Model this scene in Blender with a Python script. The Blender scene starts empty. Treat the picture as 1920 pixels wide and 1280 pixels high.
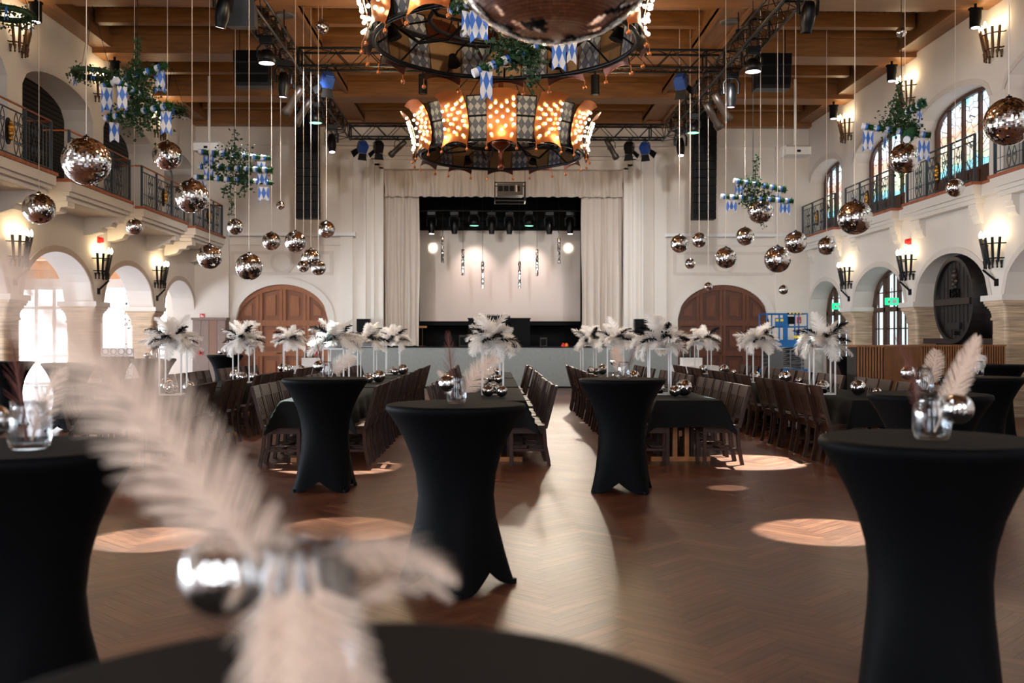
import bpy, math, random
from mathutils import Vector, Matrix, Euler
random.seed(7)
PI=math.pi; sin=math.sin; cos=math.cos
SC=bpy.context.scene; COL=SC.collection
# ---------------------------------------------------------------- camera
F=1867.0; YAW=math.atan(36/F); CAMX=-.34; CAMH=1.5; HORY=634
cd=bpy.data.cameras.new('camera'); cam=bpy.data.objects.new('camera',cd); COL.objects.link(cam)
cam.location=(CAMX,0,CAMH); cam.rotation_euler=(PI/2,0,-YAW)
cd.sensor_width=36; cd.lens=36*F/1920; cd.shift_y=-6/1920; cd.clip_start=.05; cd.clip_end=200
cd.dof.use_dof=True; cd.dof.focus_distance=11.0; cd.dof.aperture_fstop=2.2
SC.camera=cam
SC.view_settings.view_transform='Standard'; SC.view_settings.look='None'; SC.view_settings.gamma=1
SC.view_settings.exposure=1.0; SC.view_settings.use_curve_mapping=False
SC.cycles.max_bounces=8; SC.cycles.diffuse_bounces=4; SC.cycles.glossy_bounces=4; SC.cycles.transmission_bounces=6
SC.cycles.sample_clamp_indirect=4; SC.cycles.sample_clamp_direct=30; SC.cycles.caustics_reflective=False; SC.cycles.caustics_refractive=False
def P(x,y,Y):
    "point of the hall seen at photo pixel (x,y) at distance Y down the hall"
    u=(x-960)/F; t=math.tan(math.atan(u)+YAW); d=Y/(cos(YAW)-u*sin(YAW))
    return Vector((CAMX+Y*t,Y,CAMH+(HORY-y)/F*d))
def WX(x,y,X):
    u=(x-960)/F; t=math.tan(math.atan(u)+YAW); return P(x,y,(X-CAMX)/t)
# ---------------------------------------------------------------- world + big lights
wd=bpy.data.worlds.new('world'); SC.world=wd; wd.use_nodes=True
wd.node_tree.nodes['Background'].inputs[0].default_value=(.72,.86,1,1); wd.node_tree.nodes['Background'].inputs[1].default_value=1.0
def area(name,loc,rot,sx,sy,power,color,spread=PI):
    l=bpy.data.lights.new(name,'AREA'); l.shape='RECTANGLE'; l.size=sx; l.size_y=sy; l.energy=power; l.color=color; l.spread=spread
    o=bpy.data.objects.new(name,l); COL.objects.link(o); o.location=loc; o.rotation_euler=rot; return o
DAY=(.80,.90,1.0); WARM=(1,.72,.45)
area('daylight_left_aisle',(-16.9,20,2.2),(0,-PI/2,0),3.2,18,3600,DAY)      # outside the aisle doors on the left
area('daylight_left_near',(-16.9,6,2.2),(0,-PI/2,0),3.2,10,1500,DAY)
area('daylight_right_upper',(10.9,20,5.9),(0,PI/2,0),2.2,22,900,DAY)         # outside the right-hand windows
area('daylight_right_lower',(11.0,26,1.9),(0,PI/2,0),2.6,9,350,DAY)
for i,x in enumerate((-6,0,6)):                                             # added fill lights behind the unseen rear wall
    area('rear_fill',(x,-5.6,4.2),(PI/2,0,0),3.6,5.4,170,(.95,.95,1))
area('daylight_gallery',(-12.3,9,5.2),(PI/2,0,PI),3.6,1.2,700,DAY)
def point(name,loc,power,color=WARM,r=.05,parent=None):
    l=bpy.data.lights.new(name,'POINT'); l.energy=power; l.color=color; l.shadow_soft_size=r
    o=bpy.data.objects.new(name,l); COL.objects.link(o); o.location=loc
    if parent: o.parent=parent
    return o
def spot(name,loc,target,power,color,angle,blend=.15,r=.04):
    l=bpy.data.lights.new(name,'SPOT'); l.energy=power; l.color=color; l.spot_size=math.radians(angle); l.spot_blend=blend; l.shadow_soft_size=r
    o=bpy.data.objects.new(name,l); COL.objects.link(o); o.location=loc
    o.rotation_euler=(Vector(target)-Vector(loc)).to_track_quat('-Z','Y').to_euler(); return o
# ---------------------------------------------------------------- materials
MATS={}
def nodes(name):
    m=bpy.data.materials.new(name); m.use_nodes=True; MATS[name]=m
    return m,m.node_tree.nodes,m.node_tree.links,m.node_tree.nodes['Principled BSDF']
def lin(c): return tuple((v/12.92 if v<=.04045 else ((v+.055)/1.055)**2.4) for v in c)+(1,)
def simple(name,c,rough=.5,metal=0,emit=None,es=0,noise=0,scale=8,trans=0,alpha=1,coat=0,stretch=(1,1,1),bump=0,spec=.5):
    m,n,l,b=nodes(name); c=lin(c)
    b.inputs['Base Color'].default_value=c; b.inputs['Roughness'].default_value=rough; b.inputs['Metallic'].default_value=metal
    b.inputs['Specular IOR Level'].default_value=spec
    if trans: b.inputs['Transmission Weight'].default_value=trans
    if coat: b.inputs['Coat Weight'].default_value=coat; b.inputs['Coat Roughness'].default_value=.1
    if emit:
        b.inputs['Emission Color'].default_value=lin(emit); b.inputs['Emission Strength'].default_value=es
    if noise or bump:
        tc=n.new('ShaderNodeTexCoord'); mp=n.new('ShaderNodeMapping'); mp.inputs['Scale'].default_value=stretch
        nz=n.new('ShaderNodeTexNoise'); nz.inputs['Scale'].default_value=scale; nz.inputs['Detail'].default_value=5
        l.new(tc.outputs['Object'],mp.inputs['Vector']); l.new(mp.outputs['Vector'],nz.inputs['Vector'])
        if noise:
            mx=n.new('ShaderNodeMix'); mx.data_type='RGBA'; r=n.new('ShaderNodeMapRange'); r.inputs[1].default_value=.3; r.inputs[2].default_value=.7
            l.new(nz.outputs['Fac'],r.inputs[0]); l.new(r.outputs[0],mx.inputs[0])
            mx.inputs[6].default_value=tuple(v*(1-noise) for v in c[:3])+(1,); mx.inputs[7].default_value=tuple(min(1,v*(1+noise)) for v in c[:3])+(1,)
            l.new(mx.outputs[2],b.inputs['Base Color'])
        if bump:
            bp=n.new('ShaderNodeBump'); bp.inputs['Strength'].default_value=bump; bp.inputs['Distance'].default_value=.02
            l.new(nz.outputs['Fac'],bp.inputs['Height']); l.new(bp.outputs[0],b.inputs['Normal'])
    return m
def emis(name,c,s,sample='NONE'):
    m=bpy.data.materials.new(name); m.use_nodes=True; n=m.node_tree.nodes; n.clear()
    e=n.new('ShaderNodeEmission'); o=n.new('ShaderNodeOutputMaterial'); e.inputs[0].default_value=lin(c); e.inputs[1].default_value=s
    m.node_tree.links.new(e.outputs[0],o.inputs[0]); m.cycles.emission_sampling=sample; MATS[name]=m; return m
plaster=simple('plaster',(.85,.815,.775),.85,noise=.03,scale=1.5)
plaster_trim=simple('plaster_trim',(.80,.76,.72),.85,noise=.03)
moulding=simple('moulding',(.86,.83,.79),.7)
archband=simple('arch_band',(.74,.67,.61),.85,noise=.04)
trav=simple('travertine',(.74,.64,.53),.55,noise=.36,scale=3,stretch=(.5,.5,9),bump=.1)
wood_c=simple('ceiling_wood',(.52,.34,.16),.45,noise=.25,scale=3,stretch=(.6,5,5))
wood_c2=simple('ceiling_wood_long',(.50,.34,.19),.5,noise=.22,scale=3,stretch=(5,.6,5))
wood_plank=simple('plank_wood',(.40,.24,.11),.55,noise=.25,scale=3,stretch=(5,.6,5))
wood_dark=simple('dark_wood',(.17,.095,.06),.4,noise=.3,scale=4,stretch=(4,4,1))
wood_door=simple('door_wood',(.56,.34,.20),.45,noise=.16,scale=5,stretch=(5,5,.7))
wood_door2=simple('door_wood_dark',(.38,.20,.11),.45,noise=.2,scale=5,stretch=(5,5,.7))  # darker wood of the right door
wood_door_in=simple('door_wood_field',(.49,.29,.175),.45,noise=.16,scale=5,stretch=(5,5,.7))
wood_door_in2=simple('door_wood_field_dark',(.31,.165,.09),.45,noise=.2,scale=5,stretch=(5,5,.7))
wood_win=simple('window_wood',(.28,.16,.10),.45,noise=.2,stretch=(5,5,.7))
wood_tr=simple('trestle_wood',(.62,.38,.15),.4,noise=.2,stretch=(1,4,4))
wood_cab=simple('cabinet_wood',(.50,.42,.38),.5,noise=.12,stretch=(5,5,.7))
chairw=simple('chair_wood',(.20,.112,.07),.42,noise=.25,scale=6,stretch=(3,3,1),spec=.22)
aislewood=simple('aisle_wood',(.80,.58,.38),.5,noise=.15,scale=2,stretch=(4,.4,4))
iron=simple('iron',(.09,.095,.10),.45,.6)
rail_iron=simple('railing_iron',(.27,.30,.33),.4,.6)
brassy=simple('aged_iron_brass',(.30,.21,.13),.38,.75)
copper=simple('copper',(.80,.48,.28),.3,.85,noise=.12,scale=4)
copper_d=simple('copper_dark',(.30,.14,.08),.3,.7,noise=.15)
bronze=simple('bronze_back',(.46,.35,.22),.45,.5,noise=.1)
gold=simple('gold',(.80,.58,.24),.35,.7)
brick=simple('brick_coping',(.62,.36,.24),.7,noise=.25,scale=10)
black=simple('matte_black',(.028,.028,.031),.6,spec=.12)
blackgl=simple('gloss_black',(.03,.03,.033),.3,spec=.2)
blackmet=simple('black_metal',(.03,.03,.033),.4,0,spec=.25)
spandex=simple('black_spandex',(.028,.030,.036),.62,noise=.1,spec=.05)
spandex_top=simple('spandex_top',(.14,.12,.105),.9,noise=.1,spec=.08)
cloth=simple('black_cloth',(.050,.047,.043),.85,noise=.12,bump=.1,spec=.15)
cloth_top=cloth
curtainm=simple('curtain',(.80,.75,.70),.85,noise=.04,scale=4,stretch=(1,1,.2))
screenm=simple('projection_screen',(.86,.80,.76),.8)
stagegrey=simple('stage_grey',(.53,.545,.53),.8,noise=.08,scale=12)
white=simple('white_paint',(.87,.86,.85),.4)
whitemetal=simple('white_metal',(.9,.89,.88),.35)
ropew=simple('white_cord',(.88,.82,.76),.7)
bluel=simple('lift_blue',(.03,.36,.60),.45)
yellow=simple('label_yellow',(.9,.78,.2),.6)
redp=simple('red_sign',(.80,.10,.10),.5)
greyd=simple('grey_metal',(.40,.40,.40),.5,.5)
fresnel_blue=simple('fresnel_blue',(.10,.22,.46),.45)
ivy=simple('ivy_green',(.13,.25,.11),.6,noise=.35,scale=15)
tuft=simple('tuft_green',(.10,.31,.12),.7,noise=.3,scale=15)
barrelm=simple('barrel_wood',(.085,.06,.05),.5,noise=.3,scale=4,stretch=(4,4,1))
barrel_l=simple('barrel_bar',(.17,.12,.09),.5,noise=.2)
galdark=simple('gallery_boards',(.42,.40,.385),.6)
galdark2=simple('gallery_board_gaps',(.10,.07,.05),.6)
floorbase=simple('floor_base',(.16,.10,.07),.5)
bulb=emis('bulb_light',(1,.93,.78),7); flame=emis('flame_light',(1,.88,.68),30)
lensw=emis('lens_white',(.98,.95,1),5); lensg=emis('lens_greenish',(.5,1,.72),2.0); lenshot=emis('lens_hot',(1,1,.9),25)
exitm=emis('exit_green',(.10,.85,.50),1.2); daypane=emis('bright_daylight',(.96,.98,1),3.2); ledred=emis('red_led',(1,.1,.1),3)
leaded=emis('leaded_daylight',(.84,.92,.95),.75,'AUTO')
def thin_glass(name,tint,blend,amt):
    m,n,l,b=nodes(name); t=n.new('ShaderNodeBsdfTransparent'); t.inputs[0].default_value=tint; g=n.new('ShaderNodeBsdfGlossy'); g.inputs['Roughness'].default_value=.03
    lw=n.new('ShaderNodeLayerWeight'); lw.inputs[0].default_value=blend; mu=n.new('ShaderNodeMath'); mu.operation='MULTIPLY'; mu.inputs[1].default_value=amt; l.new(lw.outputs['Fresnel'],mu.inputs[0])
    mx=n.new('ShaderNodeMixShader'); l.new(mu.outputs[0],mx.inputs[0]); l.new(t.outputs[0],mx.inputs[1]); l.new(g.outputs[0],mx.inputs[2]); l.new(mx.outputs[0],n['Material Output'].inputs[0]); return m
glass=thin_glass('glass',(.95,.96,.97,1),.45,.5); pane=thin_glass('window_glass',(.97,.98,1,1),.3,.5)
m,n,l,b=nodes('mirror_tiles'); b.inputs['Base Color'].default_value=(.93,.92,.91,1); b.inputs['Metallic'].default_value=1; b.inputs['Roughness'].default_value=.06; mirror=m
grout=simple('mirror_gap',(.16,.14,.13),.5,.6)
def feather_mat(name,c,tr=.35):
    m,n,l,b=nodes(name); b.inputs['Base Color'].default_value=lin(c); b.inputs['Roughness'].default_value=.9; b.inputs['Specular IOR Level'].default_value=.1
    t=n.new('ShaderNodeBsdfTranslucent'); t.inputs[0].default_value=lin(c); mx=n.new('ShaderNodeMixShader'); mx.inputs[0].default_value=tr
    l.new(b.outputs[0],mx.inputs[1]); l.new(t.outputs[0],mx.inputs[2]); l.new(mx.outputs[0],n['Material Output'].inputs[0]); return m
feaw=feather_mat('feather_white',(.99,.97,.95),.45); feap=feather_mat('feather_blush',(.93,.84,.77)); feab=feather_mat('feather_black',(.05,.045,.05),.1); feab2=feather_mat('feather_brown',(.50,.33,.30))
def lozenge(name,c1,c2,rough=.6,line=None,emit=0):
    m,n,l,b=nodes(name); b.inputs['Roughness'].default_value=rough
    uv=n.new('ShaderNodeUVMap'); sp=n.new('ShaderNodeSeparateXYZ'); l.new(uv.outputs[0],sp.inputs[0])
    a=n.new('ShaderNodeMath'); a.operation='ADD'; s=n.new('ShaderNodeMath'); s.operation='SUBTRACT'; co=n.new('ShaderNodeCombineXYZ')
    for q in (a,s): l.new(sp.outputs[0],q.inputs[0]); l.new(sp.outputs[1],q.inputs[1])
    l.new(a.outputs[0],co.inputs[0]); l.new(s.outputs[0],co.inputs[1]); co.inputs[2].default_value=.5
    ch=n.new('ShaderNodeTexChecker'); ch.inputs['Scale'].default_value=1; ch.inputs[1].default_value=lin(c1); ch.inputs[2].default_value=lin(c2)
    l.new(co.outputs[0],ch.inputs[0]); out=ch.outputs[0]
    if line:
        fa=n.new('ShaderNodeVectorMath'); fa.operation='FRACTION'; l.new(co.outputs[0],fa.inputs[0]); s2=n.new('ShaderNodeSeparateXYZ'); l.new(fa.outputs[0],s2.inputs[0])
        mi=n.new('ShaderNodeMath'); mi.operation='MINIMUM'; l.new(s2.outputs[0],mi.inputs[0]); l.new(s2.outputs[1],mi.inputs[1])
        lt=n.new('ShaderNodeMath'); lt.operation='LESS_THAN'; lt.inputs[1].default_value=.07; l.new(mi.outputs[0],lt.inputs[0])
        mx=n.new('ShaderNodeMix'); mx.data_type='RGBA'; l.new(lt.outputs[0],mx.inputs[0]); l.new(out,mx.inputs[6]); mx.inputs[7].default_value=lin(line); out=mx.outputs[2]
    l.new(out,b.inputs['Base Color'])
    if emit: l.new(out,b.inputs['Emission Color']); b.inputs['Emission Strength'].default_value=emit; m.cycles.emission_sampling='NONE'
    return m
flagm=lozenge('blue_white_lozenge',(.30,.50,.84),(.93,.92,.92)); harl=lozenge('harlequin_grey',(.28,.29,.33),(.56,.56,.55),.35,(.12,.12,.13))
# wood floor: every plank its own tone
m,n,l,b=nodes('parquet'); at=n.new('ShaderNodeAttribute'); at.attribute_name='tone'; uv=n.new('ShaderNodeUVMap'); mp=n.new('ShaderNodeMapping'); mp.inputs['Scale'].default_value=(1.6,26,1)
nz=n.new('ShaderNodeTexNoise'); nz.inputs['Scale'].default_value=2.2; nz.inputs['Detail'].default_value=6; l.new(uv.outputs[0],mp.inputs[0]); l.new(mp.outputs[0],nz.inputs[0])
ad=n.new('ShaderNodeMath'); ad.operation='MULTIPLY_ADD'; ad.inputs[1].default_value=.9; l.new(nz.outputs['Fac'],ad.inputs[0]); sp=n.new('ShaderNodeSeparateXYZ'); l.new(at.outputs['Vector'],sp.inputs[0]); l.new(sp.outputs[0],ad.inputs[2])
cr=n.new('ShaderNodeValToRGB'); e=cr.color_ramp.elements; e[0].position=.25; e[0].color=lin((.19,.10,.065)); e[1].position=1.15 if False else 1.0; e[1].color=lin((.52,.32,.21)); x=cr.color_ramp.elements.new(.6); x.color=lin((.345,.19,.12))
l.new(ad.outputs[0],cr.inputs[0]); l.new(cr.outputs[0],b.inputs['Base Color'])
tc=n.new('ShaderNodeTexCoord'); n2=n.new('ShaderNodeTexNoise'); n2.inputs['Scale'].default_value=.8; n2.inputs['Detail'].default_value=3; l.new(tc.outputs['Object'],n2.inputs[0])
mr=n.new('ShaderNodeMapRange'); mr.inputs[1].default_value=.1; mr.inputs[2].default_value=.9; mr.inputs[3].default_value=.24; mr.inputs[4].default_value=.38; l.new(n2.outputs['Fac'],mr.inputs[0]); l.new(mr.outputs[0],b.inputs['Roughness'])
bp=n.new('ShaderNodeBump'); bp.inputs['Strength'].default_value=.12; bp.inputs['Distance'].default_value=.01; l.new(nz.outputs['Fac'],bp.inputs['Height']); l.new(bp.outputs[0],b.inputs['Normal']); b.inputs['Specular IOR Level'].default_value=.6
parquet=m
# stained glass : lit by daylight behind
def stained():
    m=bpy.data.materials.new('stained_glass'); m.use_nodes=True; n=m.node_tree.nodes; l=m.node_tree.links; n.clear()
    uv=n.new('ShaderNodeUVMap'); sp=n.new('ShaderNodeSeparateXYZ'); nz=n.new('ShaderNodeTexNoise'); nz.inputs['Scale'].default_value=4.5; l.new(uv.outputs[0],nz.inputs[0]); l.new(uv.outputs[0],sp.inputs[0])
    ma=n.new('ShaderNodeMath'); ma.operation='MULTIPLY_ADD'; ma.inputs[1].default_value=.30; l.new(nz.outputs['Fac'],ma.inputs[0]); l.new(sp.outputs[1],ma.inputs[2])
    sb=n.new('ShaderNodeMath'); sb.operation='SUBTRACT'; sb.inputs[1].default_value=.15; l.new(ma.outputs[0],sb.inputs[0])
    cr=n.new('ShaderNodeValToRGB'); cr.color_ramp.interpolation='CONSTANT'; es=cr.color_ramp.elements
    st=[(0,(.55,.86,.95)),(.12,(.80,.90,.74)),(.2,(.93,.88,.76)),(.36,(.96,.93,.84)),(.46,(.93,.72,.63)),(.58,(.96,.86,.80)),(.66,(.93,.96,1)),(.84,(.82,.92,1)),(.92,(.58,.86,.88))]
    es[0].position=0; es[0].color=lin(st[0][1]); es[1].position=st[1][0]; es[1].color=lin(st[1][1])
    for p,c in st[2:]: q=es.new(p); q.color=lin(c)
    l.new(sb.outputs[0],cr.inputs[0])
    v=n.new('ShaderNodeTexVoronoi'); v.feature='DISTANCE_TO_EDGE'; v.inputs['Scale'].default_value=9; l.new(uv.outputs[0],v.inputs[0])
    lt=n.new('ShaderNodeMath'); lt.operation='LESS_THAN'; lt.inputs[1].default_value=.035; l.new(v.outputs['Distance'],lt.inputs[0])
    v2=n.new('ShaderNodeTexVoronoi'); v2.inputs['Scale'].default_value=9; l.new(uv.outputs[0],v2.inputs[0])
    hm=n.new('ShaderNodeMix'); hm.data_type='RGBA'; hm.blend_type='MULTIPLY'; hm.inputs[0].default_value=.16; l.new(cr.outputs[0],hm.inputs[6]); l.new(v2.outputs['Color'],hm.inputs[7])
    mx=n.new('ShaderNodeMix'); mx.data_type='RGBA'; l.new(lt.outputs[0],mx.inputs[0]); l.new(hm.outputs[2],mx.inputs[6]); mx.inputs[7].default_value=(.08,.08,.08,1)
    e=n.new('ShaderNodeEmission'); e.inputs[1].default_value=1.0; o=n.new('ShaderNodeOutputMaterial'); l.new(mx.outputs[2],e.inputs[0]); l.new(e.outputs[0],o.inputs[0]); return m
stainedm=stained()
# ---------------------------------------------------------------- mesh helpers
class MB:
    def __init__(s): s.v=[]; s.f=[]; s.m=[]; s.sm=[]; s.uv=[]
    def face(s,pts,mi=0,sm=False,uv=None):
        k=len(s.v); s.v.extend([tuple(p) for p in pts]); s.f.append(tuple(range(k,k+len(pts)))); s.m.append(mi); s.sm.append(sm); s.uv.append(uv)
        return s
    def idx(s,vs,fs,mi=0,sm=False,uvs=None):
        k=len(s.v); s.v.extend([tuple(p) for p in vs])
        for i,f in enumerate(fs): s.f.append(tuple(k+a for a in f)); s.m.append(mi); s.sm.append(sm); s.uv.append(uvs[i] if uvs else None)
        return s
    def box(s,x0,x1,y0,y1,z0,z1,mi=0,M=None):
        v=[Vector((x,y,z)) for z in (z0,z1) for y in (y0,y1) for x in (x0,x1)]
        if M: v=[M@p for p in v]
        return s.idx(v,[(0,2,3,1),(4,5,7,6),(0,1,5,4),(2,6,7,3),(0,4,6,2),(1,3,7,5)],mi)
    def cbox(s,c,d,mi=0,M=None): return s.box(c[0]-d[0]/2,c[0]+d[0]/2,c[1]-d[1]/2,c[1]+d[1]/2,c[2]-d[2]/2,c[2]+d[2]/2,mi,M)
    def cyl(s,a,b,ra,rb=None,n=10,mi=0,cap=True,sm=True):
        rb=ra if rb is None else rb; a=Vector(a); b=Vector(b); d=(b-a)
        if d.length<1e-6: return s
        q=d.to_track_quat('Z','Y'); vs=[]
        for (c,r) in ((a,ra),(b,rb)):
            for i in range(n): t=2*PI*i/n; vs.append(c+q@Vector((r*cos(t),r*sin(t),0)))
        s.idx(vs,[(i,(i+1)%n,n+(i+1)%n,n+i) for i in range(n)],mi,sm)
        if cap: s.idx(vs,[tuple(range(n-1,-1,-1)),tuple(range(n,2*n))],mi)
        return s
    def tube(s,pts,r,n=6,mi=0,closed=False):
        pts=[Vector(p) for p in pts]; N=len(pts); vs=[]; up=None
        for i,p in enumerate(pts):
            t=(pts[(i+1)%N]-pts[i-1]) if closed else (pts[min(i+1,N-1)]-pts[max(i-1,0)])
            t.normalize(); u=t.orthogonal() if up is None else (up-t*up.dot(t)); u.normalize(); up=u; w=t.cross(u)
            rr=r[i] if isinstance(r,(list,tuple)) else r
            for k in range(n): a=2*PI*k/n; vs.append(p+u*rr*cos(a)+w*rr*sin(a))
        fs=[]
        for i in range(N if closed else N-1):
            j=(i+1)%N
            for k in range(n): fs.append((i*n+k,i*n+(k+1)%n,j*n+(k+1)%n,j*n+k))
        s.idx(vs,fs,mi,True)
        if not closed: s.idx(vs,[tuple(range(n-1,-1,-1)),tuple(range((N-1)*n,N*n))],mi)
        return s
    def lathe(s,prof,c=(0,0,0),n=16,mi=0,sm=True):
        vs=[(c[0]+r*cos(2*PI*i/n),c[1]+r*sin(2*PI*i/n),c[2]+z) for r,z in prof for i in range(n)]
        return s.idx(vs,[(a*n+i,a*n+(i+1)%n,(a+1)*n+(i+1)%n,(a+1)*n+i) for a in range(len(prof)-1) for i in range(n)],mi,sm)
    def ball(s,c,r,n=10,mi=0):
        return s.lathe([(max(1e-4,r*sin(PI*k/(n//2+1))),-r*cos(PI*k/(n//2+1))) for k in range(n//2+2)],c,n,mi)
    def prism(s,poly,ax,a,b,mi=0,mi_side=None):
        "polygon in the two axes other than ax, extruded from a to b"
        def mk(p,t):
            q=list(p); q.insert(ax,t); return Vector(q)
        k=len(poly); A=[mk(p,a) for p in poly]; B=[mk(p,b) for p in poly]
        s.face(A,mi); s.face(B[::-1],mi)
        for i in range(k): j=(i+1)%k; s.face([A[j],A[i],B[i],B[j]],mi if mi_side is None else mi_side)
        return s
    def build(s,name,mats,parent=None,loc=None,rot=None):
        me=bpy.data.meshes.new(name); me.from_pydata(s.v,[],s.f); me.polygons.foreach_set('material_index',s.m); me.polygons.foreach_set('use_smooth',s.sm)
        if any(u is not None for u in s.uv):
            L=me.uv_layers.new(name='UVMap'); flat=[]
            for f,u in zip(s.f,s.uv): flat.extend([c for q in (u or [(0,0)]*len(f)) for c in q])
            L.data.foreach_set('uv',flat)
        for mm in (mats if isinstance(mats,(list,tuple)) else [mats]): me.materials.append(mm)
        me.update(); o=bpy.data.objects.new(name,me); COL.objects.link(o)
        if parent: o.parent=parent
        if loc is not None: o.location=loc
        if rot is not None: o.rotation_euler=rot
        return o
def tag(o,label=None,cat=None,group=None,kind=None):
    if label: o['label']=label
    if cat: o['category']=cat
    if group: o['group']=group
    if kind: o['kind']=kind
    return o
def empty(name,loc,label,cat,group=None,rz=0,rot=None):
    o=bpy.data.objects.new(name,None); COL.objects.link(o); o.location=loc; o.rotation_euler=rot or (0,0,rz); o.empty_display_size=.1
    return tag(o,label,cat,group)
KIDS={}
def dup(o,parent=None,loc=None,rz=None,label=None,group=None,rot=None,scale=None):
    c=o.copy(); COL.objects.link(c)
    if parent: c.parent=parent
    if loc is not None: c.location=loc
    if rz is not None: c.rotation_euler=(0,0,rz)
    if rot is not None: c.rotation_euler=rot
    if scale: c.scale=scale
    if label: c['label']=label
    if group: c['group']=group
    if o.name not in KIDS: KIDS[o.name]=[q for q in COL.objects if q.parent==o]
    for ch in KIDS[o.name]: dup(ch,c)
    return c
def struct(mb,name,mats): return tag(mb.build(name,mats),kind='structure')
# ================================================================ SETTING
WXX=9.42; BACK=30.6; PIERS=[-.9,3.1,7.1,11.1,15.1,19.1,23.1,27.1]; BAYS=[1.1,5.1,9.1,13.1,17.1,21.1,25.1]; ZC=8.62; Y0=-5
# floor: herringbone planks
def make_floor():
    W_,L_=.085,.51; vs=[];fs=[];tone=[];uvs=[]; c45=math.sqrt(.5)
    xr=(-16.4,10.9); yr=(-5.2,36)
    def add(a0,a1,b0,b1,al):
        cx=((a0+a1)/2-(b0+b1)/2)*c45; cy=((a0+a1)/2+(b0+b1)/2)*c45
        if not(xr[0]<cx<xr[1] and yr[0]<cy<(BACK-.3 if cx>-9.9 else 31.3)): return
        k=len(vs); g=.0012
        for a,b in ((a0+g,b0+g),(a1-g,b0+g),(a1-g,b1-g),(a0+g,b1-g)): vs.append(((a-b)*c45,(a+b)*c45,0))
        fs.append((k,k+1,k+2,k+3)); t=random.gauss(.21,.075); tone.append(t); r=random.random()*40
        uvs.extend([r,r,r+L_,r,r+L_,r+W_,r,r+W_] if al else [r,r,r,r+W_,r+L_,r+W_,r+L_,r])
    for m_ in range(-60,60):
        tx=m_*L_; ty=-m_*L_
        for k in range(-400,500):
            a=k*W_+tx; b=k*W_+ty
            cy=(a+b)*c45
            if cy<yr[0]-1 or cy>yr[1]+1: continue
            add(a,a+L_,b,b+W_,True); add(a-W_,a,b,b+L_,False)
    me=bpy.data.meshes.new('floor'); me.from_pydata(vs,[],fs); me.materials.append(parquet)
    A=me.attributes.new('tone','FLOAT','FACE'); A.data.foreach_set('value',tone)
    L=me.uv_layers.new(name='UVMap'); L.data.foreach_set('uv',uvs)
    o=bpy.data.objects.new('floor',me); COL.objects.link(o); o['kind']='structure'
make_floor()
mb=MB(); mb.box(-17,11.2,-5.5,38,-.2,-.03); struct(mb,'floor_base',floorbase)
def arcpts(yc,a,zs,rise,n=20,p=2.0): return [(yc-a+2*a*i/n, zs+rise*max(0,(1-abs(-1+2*i/n)**p))**(1/p)) for i in range(n+1)]
def arch_wall(name,sgn,lower,upper,mats,closed_lower=(),blank=()):
    "side wall with a lower arcade and upper arched openings"
    mb=MB(); X0=sgn*WXX; X1=sgn*(WXX+.65); ztop=ZC+.2
    def q(ya,yb,za0,zb0,za1,zb1):
        for X in (X0,X1): mb.face([(X,ya,za0),(X,yb,zb0),(X,yb,zb1),(X,ya,za1)])
    def soff(ya,yb,za,zb): mb.face([(X0,ya,za),(X0,yb,zb),(X1,yb,zb),(X1,ya,za)])
    edges=[Y0]
    for yc in BAYS:
        a=1.7; q(edges[-1],yc-a,2.33,2.33,ztop,ztop); soff(edges[-1],yc-a,2.33,2.33)
        lo=arcpts(yc,a,2.33,.98); up=arcpts(yc,a,upper[0],upper[1])
        for (ya,za),(yb,zb),(_,ua),(_,ub) in zip(lo,lo[1:],up,up[1:]):
            q(ya,yb,za,zb,4.6,4.6); soff(ya,yb,za,zb); q(ya,yb,ua,ub,ztop,ztop); soff(ya,yb,ua,ub); soff(ya,yb,4.6,4.6)
        for y in (yc-a,yc+a): mb.face([(X0,y,4.6),(X1,y,4.6),(X1,y,upper[0]),(X0,y,upper[0])])
        edges.append(yc+a)
    # last bay before the back wall
    yc=29.1;a=1.4; q(edges[-1],yc-a,2.33,2.33,ztop,ztop); soff(edges[-1],yc-a,2.33,2.33)
    lo=arcpts(yc,a,2.33,.85); up=arcpts(yc,a,upper[0],upper[1]*.9)
    for (ya,za),(yb,zb),(_,ua),(_,ub) in zip(lo,lo[1:],up,up[1:]):
        q(ya,yb,za,zb,4.6,4.6); soff(ya,yb,za,zb); q(ya,yb,ua,ub,ztop,ztop); soff(ya,yb,ua,ub); soff(ya,yb,4.6,4.6)
    for y in (yc-a,): mb.face([(X0,y,4.6),(X1,y,4.6),(X1,y,upper[0]),(X0,y,upper[0])])
    mb.box(min(X0,X1),max(X0,X1),yc+a,BACK+.3,0,ztop)
    return struct(mb,name,mats)
arch_wall('wall_left',-1,None,(6.42,.52),plaster); arch_wall('wall_right',1,None,(6.25,.52),plaster)
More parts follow.
